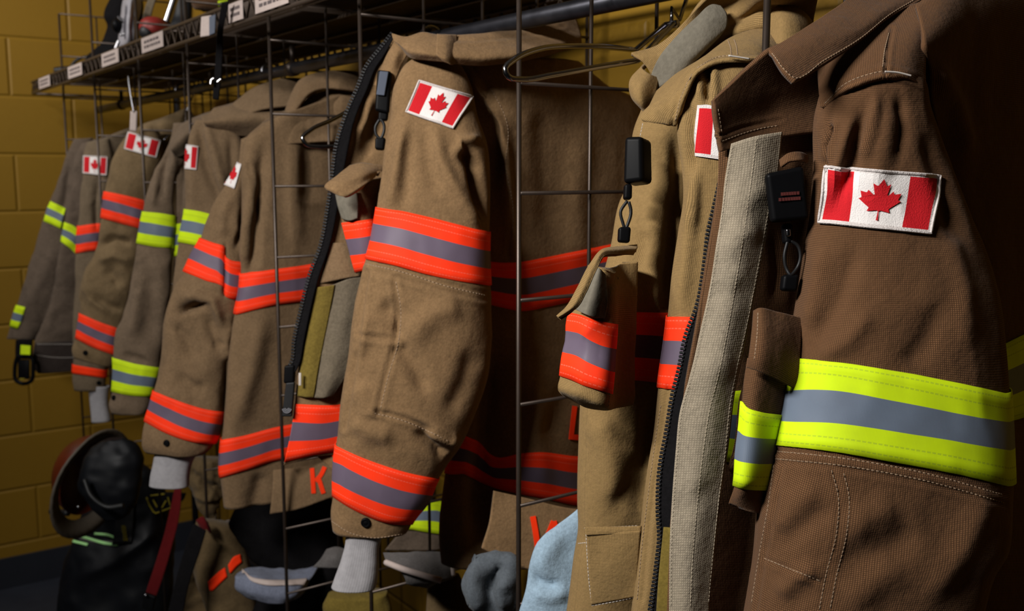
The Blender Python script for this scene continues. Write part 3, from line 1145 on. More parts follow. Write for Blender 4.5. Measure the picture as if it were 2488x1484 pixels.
# collar: outer leaf turned down, inner stand
cl = sheet([
    [(1868, 122, .84), (1958, 66, .86), (2040, 10, .89), (2110, -40, .92), (2190, -90, .95)],
    [(1886, 142, .826), (1985, 88, .845), (2075, 36, .875), (2150, -12, .905), (2240, -60, .94)],
    [(1906, 170, .818), (1992, 118, .836), (2086, 68, .86), (2164, 14, .89), (2260, -40, .93)],
    [(1931, 196, .815), (2004, 153, .83), (2090, 100, .855), (2168, 38, .885), (2275, -20, .92)]], nv=50, nu=70)
cl.wr(.0016, 11, .8, 41)
cl.build('collar', m, R, .005)
cl.stitch([[(1876, 130), (1900, 163), (1930, 189), (2002, 147), (2088, 95), (2164, 34), (2230, -5)]], 'collar_stitching', M['thread'], R, .0005, .0036)
st = sheet([
    [(1733, 244, .865), (1775, 205, .868), (1822, 160, .868), (1868, 122, .862), (1960, 90, .885)],
    [(1738, 275, .866), (1790, 250, .876), (1850, 225, .885), (1920, 200, .89), (1990, 180, .905)],
    [(1746, 315, .87), (1795, 300, .884), (1855, 275, .895), (1925, 255, .90), (2000, 230, .912)],
    [(1755, 368, .874), (1803, 352, .884), (1858, 340, .892), (1925, 330, .896), (2010, 320, .905)]], nv=40, nu=50)
st.wr(.0025, 12, .8, 43)
st.seam([(1745, 330), (1800, 310), (1900, 290)], 4, -.001)
st.build('collar_stand', m, R, .005)
st.stitch([[(1755, 343), (1800, 326), (1850, 312), (1900, 304)], [(1745, 265), (1752, 310), (1756, 340)]], 'stand_stitching', M['thread'], R, .0005, .0036)
# front of the coat
fr = sheet([[(x0 + (x1 - x0) * t, y + dy * t, .894 + .012 * min(t * 2, 1) + .03 * max(t - .5, 0)) for t in (0, .33, .66, 1)] for (x0, x1, y, dy) in (
    (1752, 2050, 318, -60), (1745, 2060, 450, -30), (1722, 2050, 600, 0), (1694, 2040, 780, 0), (1668, 2000, 930, 0), (1640, 1980, 1130, 0), (1628, 1960, 1300, 0), (1620, 1950, 1500, 0), (1612, 1940, 1700, 0))], nv=120, nu=50)
fr.wr(.003, 8, .4, 51).fold([(1930, 380), (1915, 480), (1925, 620), (1910, 740)], 16, .005).fold([(1880, 560), (1890, 650), (1880, 740)], 14, -.004)
fr.build('front_panel', m, R, .004)
fr.band([(1775, 950), (1800, 948), (1830, 945)], [(1752, 1118), (1778, 1124), (1800, 1128)], 'front_tape', M['trim_y'], R, .002, 9, full=False)
# storm flap of beige hook tape
sf = sheet([
    [(1776, 350, .878), (1838, 331, .876), (1901, 320, .884)],
    [(1760, 445, .876), (1827, 440, .872), (1888, 420, .882)],
    [(1755, 500, .874), (1820, 500, .869), (1873, 500, .879)],
    [(1740, 600, .872), (1802, 600, .866), (1856, 600, .876)],
    [(1726, 690, .872), (1786, 690, .865), (1839, 690, .874)],
    [(1702, 800, .872), (1766, 800, .864), (1818, 795, .873)],
    [(1679, 905, .872), (1744, 905, .864), (1793, 900, .873)],
    [(1652, 998, .873), (1722, 998, .865), (1780, 975, .873)],
    [(1641, 1097, .874), (1707, 1097, .866), (1767, 1097, .874)],
    [(1633, 1199, .875), (1694, 1199, .867), (1752, 1210, .875)],
    [(1628, 1293, .876), (1684, 1293, .869), (1740, 1320, .876)],
    [(1626, 1390, .878), (1677, 1390, .871), (1727, 1405, .878)],
    [(1626, 1500, .88), (1672, 1500, .873), (1724, 1500, .88)],
    [(1626, 1690, .88), (1668, 1690, .875), (1720, 1690, .88)]], nv=150, nu=30)
sf.wr(.0018, 9, 1.3, 61, 3)
sf.fold([(1745, 620), (1800, 570), (1850, 560)], 26, .0025).fold([(1770, 470), (1820, 480), (1880, 450)], 26, .002).fold([(1670, 930), (1720, 900), (1790, 880)], 30, .002).fold([(1640, 1240), (1690, 1220), (1750, 1170)], 30, -.002).fold([(1720, 700), (1780, 720), (1830, 690)], 26, -.002)
sf.build('storm_flap', M['velcro'], R, .004)
sf.stitch([[(1780, 356), (1765, 445), (1745, 600), (1708, 800), (1684, 905), (1658, 998), (1647, 1097), (1639, 1199), (1633, 1300), (1631, 1480)],
           [(1838, 338), (1825, 440), (1802, 600), (1768, 800), (1747, 905), (1724, 998), (1709, 1097), (1697, 1199), (1687, 1300), (1677, 1480)],
           [(1884, 420), (1869, 500), (1851, 600), (1834, 690), (1813, 795), (1789, 900), (1775, 975), (1762, 1097), (1747, 1210), (1735, 1320), (1721, 1470)]],
          'flap_stitching', M['threadp'], R, .0003, .0036)
# brown binding beside the flap, then the zip
bi = sheet([[(1746, 330, .884), (1782, 345, .882)], [(1744, 450, .884), (1766, 450, .88)], [(1728, 600, .884), (1746, 600, .88)], [(1712, 700, .884), (1728, 700, .88)], [(1700, 800, .886), (1706, 800, .88)]], nv=70, nu=8)
bi.wr(.0008, 20, 1, 66)
bi.build('front_binding', m, R, .004)
zipper([(1748, 448), (1737, 500), (1723, 560), (1712, 650), (1696, 740), (1667, 820), (1651, 900), (1636, 960), (1621, 1050), (1606, 1130), (1601, 1250), (1604, 1300), (1596, 1380), (1581, 1484), (1570, 1560)],
       [(1760, 446), (1757, 500), (1752, 560), (1738, 650), (1724, 740), (1706, 820), (1690, 900), (1674, 960), (1656, 1050), (1646, 1130), (1638, 1250), (1636, 1300), (1634, 1380), (1632, 1484), (1628, 1560)], .905, .892, R, pitch=.0036, n=110, tooth=.0042)
# olive lining strip at the bottom
sheet([[(1612, 1280, .90), (1634, 1282, .892)], [(1600, 1400, .90), (1632, 1400, .892)], [(1590, 1560, .90), (1630, 1560, .892)]], nv=30, nu=8).build('lining_strip', M['olive'], R, .003)
# chest pocket: bellows box, flap, tape
pk = sheet([
    [(1816, 870, .858), (1850, 868, .852), (1905, 880, .858), (1940, 885, .87)],
    [(1806, 960, .855), (1818, 962, .848), (1870, 985, .852), (1910, 995, .866)],
    [(1795, 1080, .855), (1810, 1082, .846), (1860, 1090, .852), (1890, 1092, .868)],
    [(1786, 1185, .857), (1794, 1187, .85), (1850, 1192, .856), (1880, 1195, .87)],
    [(1772, 1222, .868), (1795, 1232, .862), (1845, 1246, .866), (1872, 1250, .876)]], nv=60, nu=44)
pk.wr(.0015, 14, .8, 71)
pk.build('chest_pocket', m, R, .03)
pk.band([(1806, 975), (1818, 990), (1845, 1000), (1885, 1006), (1905, 1008)], [(1787, 1180), (1794, 1182), (1830, 1188), (1868, 1190), (1885, 1192)], 'pocket_tape', M['trim_y'], R, .002, 9)
pf = sheet([
    [(1828, 754, .852), (1840, 748, .846), (1890, 757, .848), (1950, 772, .856)],
    [(1824, 815, .842), (1842, 812, .835), (1890, 824, .838), (1945, 850, .85)],
    [(1816, 880, .838), (1836, 884, .83), (1885, 900, .834), (1936, 930, .848)],
    [(1813, 893, .84), (1838, 900, .832), (1882, 920, .836), (1932, 945, .85)]], nv=44, nu=44)
pf.wr(.0012, 14, .8, 72)
pf.build('pocket_flap', m, R, .006)
pf.stitch([[(1842, 760), (1840, 812), (1832, 880)]], 'flap_thread', M['thread'], R, .0005, .0036)
# black clip-on light with cord and toggle
cp = empty('clip_light', tuple(P(1910, 450, d=.86)), 'black clip-on light with dull red print on the front of the large brown coat', 'clip light')
rounded_block([(1862, 421), (1955, 402), (1968, 532), (1877, 541)], [.855, .855, .855, .857], .012, 'housing', M['black_plastic'], cp, .004)
q = quad_sheet([(1885, 470), (1940, 462), (1942, 492), (1887, 498)], .8575, 4, 4)
mb = MB()
rnd = random.Random(4)
for r_, (y0, x0, x1) in enumerate(((468, 1898, 1936), (481, 1892, 1942))):
    x = x0
    while x < x1:
        w_ = rnd.uniform(4, 7)
        mb.box(P(x + w_ / 2, y0 + 4 - (x - 1890) * .07, d=.8545), (.0016 + .00008 * w_, .0006, .0028), 0, (RT, FW, UP)); x += w_ + 1.6
mb.build('housing_print', M['redprint'], cp, smooth=False)
rounded_block([(1904, 542), (1928, 541), (1929, 590), (1907, 592)], .866, .012, 'swivel', M['black_plastic'], cp, .003)
rounded_block([(1910, 556), (1922, 555), (1923, 574), (1911, 575)], .862, .004, 'swivel_ring', M['chrome'], cp, .0015)
px_tube([(1914, 585, .868), (1906, 625, .868), (1912, 655, .868), (1921, 668, .866), (1934, 655, .868), (1945, 620, .868), (1938, 596, .868), (1920, 584, .868)], .0016, 'cord', M['black_rubber'], cp, 8)
rounded_block([(1905, 667), (1944, 666), (1939, 708), (1900, 706)], .864, .012, 'toggle', M['black_plastic'], cp, .003)
lp = sheet([[(1893, 388, .87), (1915, 372, .865), (1955, 372, .87), (1964, 378, .875)], [(1896, 404, .866), (1915, 392, .862), (1955, 390, .864), (1964, 395, .872)]], nv=10, nu=20)
lp.build('hanging_loop', m, R, .003)

# ================= coat H : khaki weave coat with the radio pocket
R = coat(1760, 120, 1.1, 'khaki weave coat with orange bands and an open radio pocket on its chest')
m = M['coatH']
bd = tube_rows([(1677, 200, 1830, 90, -.83), (1622, 222, 1860, 130, -.83), (1584, 283, 1880, 230, -.83), (1570, 323, 1890, 300, -.83), (1565, 445, 1900, 430, -.83), (1540, 485, 1900, 480, -.83), (1512, 598, 1890, 600, -.83),
                (1477, 720, 1880, 720, -.83), (1452, 850, 1870, 850, -.83), (1435, 998, 1850, 990, -.83), (1431, 1100, 1840, 1090, -.83), (1429, 1234, 1830, 1220, -.83),
                (1430, 1290, 1820, 1270, -.83), (1415, 1372, 1800, 1350, -.83), (1401, 1484, 1790, 1450, -.83), (1387, 1600, 1780, 1560, -.83), (1382, 1700, 1780, 1660, -.83)],
               nv=190, nu=150, thick=.055, X=-.83)
bd.wr(.004, 8, .4, 81, 3, .2)
bd.fold([(1600, 480), (1580, 640), (1590, 760)], 26, .009).fold([(1640, 330), (1650, 450), (1640, 600), (1628, 760)], 18, -.014)
bd.fold([(1565, 560), (1560, 650)], 20, -.006).fold([(1450, 1010), (1480, 1100), (1500, 1250)], 30, .007).fold([(1560, 1100), (1540, 1180), (1480, 1250)], 26, -.007)
bd.fold([(1590, 960), (1575, 1080), (1550, 1250)], 18, -.009)
bd.build('body', m, R, .003, cap=True)
bd.band([(1452, 768), (1494, 760), (1550, 758), (1626, 760), (1700, 765)], [(1440, 935), (1492, 922), (1550, 924), (1600, 929), (1690, 940)], 'body_tape', M['trim_o'], R, .002, 9)
bd.stitch([[(1562, 300), (1553, 345), (1548, 430)], [(1545, 640), (1543, 700), (1542, 930)], [(1420, 1283), (1490, 1280), (1556, 1277)], [(1424, 1298), (1430, 1400), (1438, 1470)], [(1438, 1471), (1490, 1462), (1545, 1450)],
           [(1405, 1320), (1425, 1318)]], 'body_stitching', M['threadw'], R, .0005, .004)
# sleeve that hangs behind the near coat's zip
sl = tube_rows([(1725, 155, 1870, 140), (1690, 185, 1880, 180), (1655, 250, 1885, 250), (1645, 323, 1885, 320), (1656, 404, 1880, 400), (1660, 485, 1870, 480), (1648, 566, 1850, 570),
                (1634, 668, 1835, 668), (1625, 759, 1815, 765), (1617, 823, 1800, 830), (1601, 934, 1780, 945), (1588, 1057, 1760, 1060), (1574, 1136, 1745, 1140),
                (1554, 1293, 1725, 1300), (1546, 1372, 1712, 1375), (1536, 1460, 1700, 1465), (1525, 1560, 1690, 1570), (1515, 1680, 1680, 1690)], nv=170, nu=110, thick=.7, d=1.035)
sl.wr(.003, 9, .4, 91, 3)
sl.fold([(1704, 165), (1702, 245)], 9, .006).fold([(1720, 160), (1719, 250)], 7, -.007).fold([(1738, 156), (1738, 250)], 8, .006).fold([(1690, 400), (1682, 560)], 12, .005).fold([(1672, 250), (1678, 330), (1680, 430)], 12, -.009)
sl.fold([(1690, 430), (1672, 600), (1655, 760)], 16, .006)
sl.seam([(1622, 950), (1606, 1060), (1594, 1150), (1575, 1300), (1560, 1460)], 5, -.0014)
sl.build('sleeve', m, R, .003, cap=True)
sl.band([(1624, 770), (1650, 769), (1680, 770), (1720, 775)], [(1601, 942), (1622, 944), (1640, 946), (1700, 952)], 'sleeve_tape', M['trim_o'], R, .002, 9)
flag_patch(sl, [(1697, 256), (1760, 259), (1752, 388), (1688, 378)], R, .0024, hi=.44)
sl.stitch([[(1606, 985), (1594, 1060), (1582, 1150), (1563, 1300), (1548, 1460)]], 'sleeve_stitching', M['thread'], R, .0005, .004)
# shoulder yoke
yk = sheet([
    [(1596, 222, 1.10), (1650, 172, 1.10), (1705, 138, 1.10), (1770, 92, 1.10), (1840, 68, 1.10), (1930, 55, 1.12)],
    [(1580, 255, 1.065), (1635, 205, 1.055), (1690, 152, 1.05), (1762, 118, 1.05), (1840, 105, 1.05), (1920, 110, 1.08)],
    [(1560, 292, 1.05), (1640, 225, 1.03), (1688, 166, 1.022), (1745, 144, 1.018), (1830, 138, 1.02), (1900, 150, 1.05)],
    [(1645, 305, 1.03), (1656, 245, 1.012), (1690, 174, 1.002), (1740, 147, 1.0), (1825, 141, 1.0), (1890, 155, 1.03)]], nv=60, nu=60)
yk.wr(.0016, 12, .8, 95).fold([(1600, 250), (1620, 280), (1638, 300)], 14, .004).fold([(1655, 190), (1640, 230), (1632, 280)], 16, -.003)
yk.seam([(1680, 175), (1650, 235), (1632, 300)], 4, -.0012)
yk.build('shoulder_yoke', m, R, .005)
yk.stitch([[(1682, 180), (1654, 240), (1640, 298)], [(1694, 165), (1740, 140), (1790, 134)], [(1769, 70 + 28), (1775, 115), (1777, 138)], [(1784, 70 + 26), (1790, 115), (1792, 136)]], 'yoke_stitching', M['thread'], R, .0006, .004)
mb = MB(); mb.tube([P(a, b, d=.993) for a, b in cr([(1770, 135), (1790, 138), (1822, 143)], 12)], .0009, 6); mb.build('bar_tack', M['threadw'], R)
# collar: turned up, flopping forward, grey loop patch on its inside
co = sheet([
    [(1534, 126, 1.13), (1600, 102, 1.13), (1665, 50, 1.12), (1735, -8, 1.10), (1850, -40, 1.04), (1990, -50, 1.05)],
    [(1552, 140, 1.125), (1618, 116, 1.12), (1680, 68, 1.12), (1758, 10, 1.12), (1860, -16, 1.05), (1992, -30, 1.06)],
    [(1575, 170, 1.125), (1630, 140, 1.115), (1695, 100, 1.11), (1770, 48, 1.11), (1868, 25, 1.08), (1985, 0, 1.09)],
    [(1585, 215, 1.13), (1645, 190, 1.12), (1705, 150, 1.115), (1775, 108, 1.115), (1870, 88, 1.115), (1975, 80, 1.14)],
    [(1590, 245, 1.135), (1655, 222, 1.13), (1712, 185, 1.12), (1780, 145, 1.12), (1872, 120, 1.12), (1975, 120, 1.14)]], nv=60, nu=70)
co.wr(.003, 10, .8, 97).fold([(1770, 60), (1850, 30), (1960, 40)], 16, -.010).fold([(1770, 85), (1860, 55), (1940, 60)], 14, .008)
co.build('collar', m, R, .005)
lo = sheet([
    [(1640, 92, 1.108), (1690, 44, 1.104), (1735, 10, 1.104), (1752, 14, 1.104)],
    [(1612, 125, 1.108), (1672, 84, 1.1), (1740, 36, 1.098), (1766, 34, 1.1)],
    [(1592, 158, 1.108), (1660, 116, 1.098), (1740, 68, 1.096), (1767, 60, 1.1)],
    [(1582, 190, 1.11), (1645, 158, 1.098), (1725, 104, 1.096), (1757, 78, 1.1)],
    [(1588, 222, 1.11), (1635, 190, 1.10), (1690, 148, 1.10), (1740, 100, 1.104)]], nv=44, nu=44)
lo.wr(.001, 14, 1, 98)
lo.build('loop_patch', M['felt'], R, .003)
cf = sheet([
    [(1576, 150, 1.15), (1560, 165, 1.12), (1575, 180, 1.105), (1600, 190, 1.11)],
    [(1540, 190, 1.15), (1532, 205, 1.11), (1552, 220, 1.09), (1592, 232, 1.10)],
    [(1538, 225, 1.15), (1536, 238, 1.11), (1556, 250, 1.09), (1586, 255, 1.10)],
    [(1556, 258, 1.15), (1558, 266, 1.12), (1566, 272, 1.10), (1575, 280, 1.10)]], nv=40, nu=36)
cf.wr(.0015, 14, 1, 99)
cf.build('collar_end', m, R, .004)
sheet([[(1868, 42, 1.09), (1896, 12, 1.085), (1930, 14, 1.085), (1952, 26, 1.09), (1972, 50, 1.11)],
       [(1872, 72, 1.085), (1900, 52, 1.07), (1935, 50, 1.07), (1962, 62, 1.08), (1985, 84, 1.10)],
       [(1865, 110, 1.08), (1900, 105, 1.06), (1935, 108, 1.06), (1965, 118, 1.07), (1990, 125, 1.10)]], nv=30, nu=40).wr(.002, 14, 1, 100).build('collar_tab', m, R, .005)
# radio pocket
pk = sheet([
    [(1444, 646, 1.02), (1470, 655, 1.01), (1492, 663, 1.02), (1500, 645, 1.045), (1549, 636, 1.06)],
    [(1400, 740, 1.02), (1440, 752, 1.0), (1493, 720, 1.01), (1506, 715, 1.04), (1549, 715, 1.06)],
    [(1382, 765, 1.02), (1435, 785, .995), (1493, 790, 1.005), (1502, 790, 1.04), (1549, 785, 1.06)],
    [(1372, 835, 1.02), (1425, 860, .99), (1490, 880, 1.0), (1499, 875, 1.04), (1545, 865, 1.06)],
    [(1361, 912, 1.02), (1420, 935, .99), (1486, 957, 1.0), (1497, 950, 1.04), (1545, 935, 1.06)],
    [(1357, 951, 1.022), (1410, 972, .997), (1483, 997, 1.005), (1497, 990, 1.04), (1545, 970, 1.06)],
    [(1375, 968, 1.04), (1425, 992, 1.02), (1475, 1000, 1.02), (1497, 995, 1.045), (1540, 985, 1.06)]], nv=90, nu=60)
pk.wr(.002, 14, .8, 101).fold([(1375, 800), (1420, 850), (1480, 860)], 30, -.004)
pk.build('radio_pocket', m, R, .03)
pk.band([(1383, 760), (1410, 766), (1440, 776), (1470, 783), (1492, 787)], [(1361, 913), (1390, 922), (1420, 936), (1455, 947), (1485, 957)], 'pocket_tape', M['trim_o'], R, .002, 9, full=False)
pk.stitch([[(1488, 790), (1487, 850), (1481, 950), (1478, 990)], [(1388, 770), (1377, 840), (1366, 910)]], 'pocket_stitching', M['threadw'], R, .0005, .004)
pt = sheet([
    [(1446, 647, 1.0), (1458, 652, .995), (1472, 665, .998)],
    [(1430, 680, 1.0), (1452, 686, .99), (1476, 695, .995)],
    [(1410, 725, 1.002), (1445, 732, .986), (1477, 735, .992)],
    [(1398, 752, 1.004), (1435, 768, .985), (1470, 775, .992)]], nv=40, nu=30)
pt.wr(.001, 14, 1, 102)
pt.build('grey_lining_patch', M['felt'], R, .003)
fl = sheet([
    [(1549, 593, 1.06), (1548, 604, 1.04), (1540, 620, 1.035)],
    [(1502, 597, 1.03), (1505, 606, 1.01), (1510, 618, 1.01)],
    [(1458, 606, 1.0), (1462, 612, .985), (1470, 622, .985)],
    [(1432, 640, .985), (1440, 646, .975), (1452, 652, .975)],
    [(1400, 700, .975), (1412, 706, .965), (1425, 712, .966)],
    [(1376, 742, .97), (1389, 746, .962), (1402, 749, .964)],
    [(1351, 766, .968), (1356, 770, .965), (1361, 773, .966)]], nv=90, nu=20)
fl.wr(.001, 16, 1, 103)
fl.build('pocket_flap', m, R, .006)
# hip pocket at the bottom
hp = quad_sheet([(1424, 1296), (1556, 1290), (1545, 1450), (1436, 1472)], [1.04, 1.03, 1.035, 1.05], 30, 30, .004)
hp.wr(.0015, 14, .8, 104)
hp.build('hip_pocket', m, R, .006)
quad_sheet([(1420, 1281), (1558, 1277), (1557, 1296), (1424, 1300)], [1.042, 1.032, 1.030, 1.040], 8, 30, .001).build('hip_pocket_edge', m, R, .003)
# black clip light on H
cp = empty('clip_light', tuple(P(1540, 400, d=1.05)), 'black clip-on light with corded toggle above the open radio pocket', 'clip light')
rounded_block([(1516, 331), (1560, 330), (1562, 440), (1512, 446)], [1.05, 1.04, 1.04, 1.05], .03, 'housing', M['black_plastic'], cp, .005)
rounded_block([(1518, 446), (1537, 446), (1536, 484), (1516, 484)], 1.05, .014, 'swivel', M['black_plastic'], cp, .003)
px_tube([(1524, 488, 1.05), (1508, 515, 1.05), (1513, 540, 1.05), (1519, 556, 1.05), (1527, 540, 1.05), (1533, 512, 1.05), (1528, 490, 1.05)], .0018, 'cord', M['black_rubber'], cp, 8)
rounded_block([(1504, 551), (1534, 550), (1531, 590), (1502, 588)], 1.04, .013, 'toggle', M['black_plastic'], cp, .003)

# ================= coat G : tan coat in the middle
R = coat(1150, 100, 1.5, 'tan coat with orange bands and the letters L and W on its back')
m = M['coatG']
sl = tube_rows([
    (1022, 138, 1080, 136), (985, 162, 1114, 156), (963, 202, 1140, 196), (950, 285, 1160, 280), (938, 360, 1182, 350), (928, 430, 1186, 440),
    (918, 504, 1184, 563), (902, 585, 1185, 652), (890, 629, 1186, 693), (871, 713, 1188, 770), (858, 804, 1186, 850), (846, 885, 1178, 920),
    (833, 965, 1160, 985), (825, 1046, 1120, 1085), (820, 1082, 1067, 1163), (810, 1160, 1036, 1225), (808, 1207, 1004, 1268), (803, 1250, 996, 1282), (806, 1286, 990, 1290)],
    nv=210, nu=150, thick=.62, d=1.43)
sl.wr(.004, 7, .5, 111, 3, .3).crumple(.0012, 15, 6, .7)
sl.fold([(1120, 355), (1150, 400), (1165, 470), (1175, 540)], 15, -0.0260).fold([(1105, 380), (1120, 340), (1165, 338)], 10, 0.0104)
sl.fold([(1050, 300), (1075, 400), (1130, 500), (1170, 560)], 18, 0.0091).fold([(1030, 300), (1040, 400), (1070, 480)], 20, -0.0052)
sl.fold([(985, 300), (965, 420), (945, 520)], 14, 0.0078).fold([(1000, 310), (990, 400), (985, 500)], 16, -0.0052)
sl.fold([(925, 730), (960, 770), (965, 830)], 26, -0.0130).fold([(900, 760), (890, 820), (870, 870)], 16, 0.0078)
sl.fold([(960, 830), (1000, 880), (1040, 960)], 22, -0.0104).fold([(985, 820), (1060, 760), (1120, 740)], 30, 0.0078)
sl.fold([(1010, 1040), (1060, 1085), (1085, 1110)], 16, -0.0156).fold([(1040, 1040), (1085, 1065), (1110, 1075)], 14, 0.0091)
sl.fold([(860, 1020), (900, 1050), (960, 1060)], 24, 0.0091).fold([(870, 930), (890, 980), (900, 1020)], 24, 0.0078).fold([(1150, 850), (1130, 930), (1090, 1010)], 24, -0.0078)
for q in ([(888, 637), (970, 655), (1080, 690), (1186, 715)], [(886, 655), (970, 672), (1080, 706), (1186, 728)],
          [(892, 665), (880, 740), (868, 850), (850, 960), (838, 1040)], [(958, 680), (968, 750), (964, 820), (935, 920), (917, 1000)],
          [(917, 1000), (980, 1015), (1040, 1040), (1095, 1068)], [(875, 815), (915, 820), (960, 826)]):
    sl.seam(q, 5.5, -.0028)
sl.build('sleeve', m, R, .003, cap=True)
sl.band([(918, 504), (980, 514), (1043, 528), (1110, 545), (1184, 563)], [(890, 629), (960, 644), (1030, 664), (1110, 682), (1186, 694)], 'sleeve_tape', M['trim_o'], R, .002, 9)
sl.band([(820, 1084), (870, 1107), (920, 1126), (1000, 1150), (1066, 1163)], [(808, 1205), (850, 1232), (890, 1252), (950, 1272), (1001, 1273)], 'sleeve_tape', M['trim_o'], R, .002, 9)
flag_patch(sl, [(1019, 196), (1147, 234), (1100, 314), (987, 273)], R, .0024)
snap(sl, 889, 1269, R, .0072)
sl.stitch([[(806, 1266), (850, 1294), (900, 1306), (985, 1296)]], 'cuff_stitching', M['thread'], R, .0006, .005)
is_ = sheet([[(812, 950, 1.52), (850, 950, 1.52)], [(797, 1008, 1.51), (845, 1060, 1.51)], [(774, 1074, 1.51), (835, 1135, 1.51)], [(772, 1110, 1.51), (835, 1165, 1.51)]], nv=40, nu=14)
is_.build('side_panel', m, R, .004)
is_.band([(799, 1008), (820, 1032), (840, 1052)], [(776, 1076), (800, 1100), (832, 1130)], 'side_tape', M['trim_o'], R, .002, 9)
sl.stitch([[(888, 641), (970, 659), (1080, 694), (1184, 719)], [(962, 684), (974, 750), (970, 820), (942, 920), (924, 996)], [(910, 1004), (980, 1022), (1040, 1047), (1092, 1074)]], 'seam_stitching', M['thread'], R, .0007, .0055)
cu = tube_rows([(838, 1268, 945, 1270), (842, 1310, 926, 1318), (830, 1360, 922, 1372), (812, 1412, 917, 1412), (808, 1424, 914, 1424)], nv=60, nu=64, thick=.75, d=1.42)
cu.wr(.003, 16, .6, 113)
cu.build('wristlet', M['wrist'], R, .003)
bd = tube_rows([(1130, 150, 1390, 150), (1112, 172, 1450, 200), (1120, 260, 1530, 250), (1135, 400, 1560, 370), (1140, 600, 1565, 570), (1140, 800, 1570, 750), (1120, 1000, 1570, 940),
                (1090, 1180, 1570, 1130), (1080, 1320, 1565, 1260), (1085, 1375, 1560, 1320)], nv=180, nu=150, thick=.055, X=-1.26)
bd.wr(.008, 6, .35, 121, 3).crumple(.002, 10, 8, .5)
bd.fold([(1130, 170), (1180, 240), (1215, 310), (1225, 400), (1240, 600)], 16, .012).fold([(1170, 200), (1195, 300), (1200, 450)], 18, -.015)
bd.fold([(1200, 860), (1190, 1000), (1180, 1150), (1165, 1330)], 34, -.03).fold([(1290, 900), (1300, 1050), (1310, 1200)], 34, .012)
bd.fold([(1420, 300), (1400, 500), (1420, 650)], 30, .008).fold([(1320, 250), (1330, 400), (1340, 600)], 34, -.008)
bd.fold([(1400, 880), (1370, 980), (1320, 1080)], 22, -.008)
bd.seam([(1135, 150), (1190, 215), (1228, 310), (1222, 400), (1240, 500), (1235, 630)], 4, -.0018)
bd.build('body', m, R, .003, cap=True)
bd.band([(1150, 626), (1198, 636), (1255, 637), (1320, 626), (1390, 612), (1480, 594), (1560, 575)], [(1150, 730), (1201, 742), (1272, 755), (1320, 747), (1366, 737), (1480, 712), (1560, 690)], 'body_tape', M['trim_o'], R, .002, 9)
bd.band([(1120, 1054), (1160, 1072), (1205, 1110), (1266, 1101), (1306, 1098), (1407, 1108), (1500, 1100)], [(1125, 1150), (1160, 1168), (1205, 1185), (1266, 1200), (1320, 1210), (1407, 1228), (1500, 1225)], 'body_tape', M['trim_o'], R, .002, 9)
bd.stitch([[(1142, 160), (1196, 222), (1234, 312), (1229, 400), (1246, 500), (1241, 625)]], 'back_stitching', M['thread'], R, .0005, .005)
# name panel buttoned to the hem
nm = sheet([[(1196, 1196, 1.465), (1290, 1215, 1.475), (1390, 1240, 1.49), (1470, 1250, 1.51)],
            [(1190, 1260, 1.458), (1290, 1280, 1.468), (1390, 1300, 1.485), (1470, 1310, 1.505)],
            [(1172, 1330, 1.455), (1205, 1350, 1.458), (1282, 1381, 1.465), (1370, 1410, 1.48), (1470, 1430, 1.505)]], nv=40, nu=60) if False else None
nm = sheet([[(1200, 1192, 1.462), (1280, 1210, 1.47), (1360, 1230, 1.482), (1470, 1245, 1.505)],
            [(1190, 1262, 1.455), (1280, 1282, 1.462), (1360, 1304, 1.476), (1470, 1318, 1.50)],
            [(1170, 1331, 1.452), (1215, 1354, 1.455), (1285, 1383, 1.464), (1470, 1425, 1.50)]], nv=40, nu=60)
nm.wr(.0025, 10, .7, 125)
nm.build('name_panel', m, R, .006)
lt = letter(nm, [[(1294, 1254), (1302, 1300), (1308, 1346)], [(1345, 1266), (1330, 1302), (1312, 1346)], [(1345, 1266), (1356, 1310), (1364, 1362)], [(1400, 1282), (1386, 1320), (1368, 1362)]], R, 'letter', M['letter'], .0085)
letter(bd, [[(1395, 986), (1386, 1058)], [(1381, 1060), (1425, 1064)]], R, 'letter', M['letter'], .0085, .003)
# collar
co = sheet([
    [(951, 80, 1.43), (985, 88, 1.41), (1026, 77, 1.41), (1063, 83, 1.41), (1154, 85, 1.42), (1222, 77, 1.44), (1289, 67, 1.465), (1356, 46, 1.50), (1398, 40, 1.54)],
    [(955, 95, 1.42), (986, 106, 1.395), (1030, 102, 1.385), (1066, 104, 1.38), (1154, 108, 1.395), (1226, 104, 1.415), (1296, 96, 1.44), (1366, 78, 1.475), (1408, 66, 1.52)],
    [(962, 104, 1.42), (988, 126, 1.39), (1030, 132, 1.37), (1068, 136, 1.365), (1150, 142, 1.375), (1226, 138, 1.39), (1300, 126, 1.415), (1376, 106, 1.455), (1414, 92, 1.50)],
    [(975, 115, 1.44), (995, 142, 1.405), (1034, 148, 1.385), (1072, 152, 1.375), (1142, 158, 1.385), (1224, 154, 1.40), (1302, 142, 1.425), (1380, 122, 1.465), (1414, 108, 1.51)]], nv=44, nu=110)
co.wr(.0022, 11, .9, 131)
co.seam([(1070, 96), (1154, 98), (1226, 92), (1296, 84), (1370, 64)], 4, -.001)
co.build('collar', m, R, .006)
tb = sheet([[(1062, 82, 1.39), (1085, 83, 1.39), (1110, 84, 1.405)], [(1061, 110, 1.368), (1084, 112, 1.368), (1112, 112, 1.39)], [(1063, 136, 1.355), (1086, 142, 1.355), (1114, 142, 1.38)], [(1080, 152, 1.36), (1092, 155, 1.36), (1116, 155, 1.385)]], nv=24, nu=20)
tb.build('collar_tab', m, R, .004)
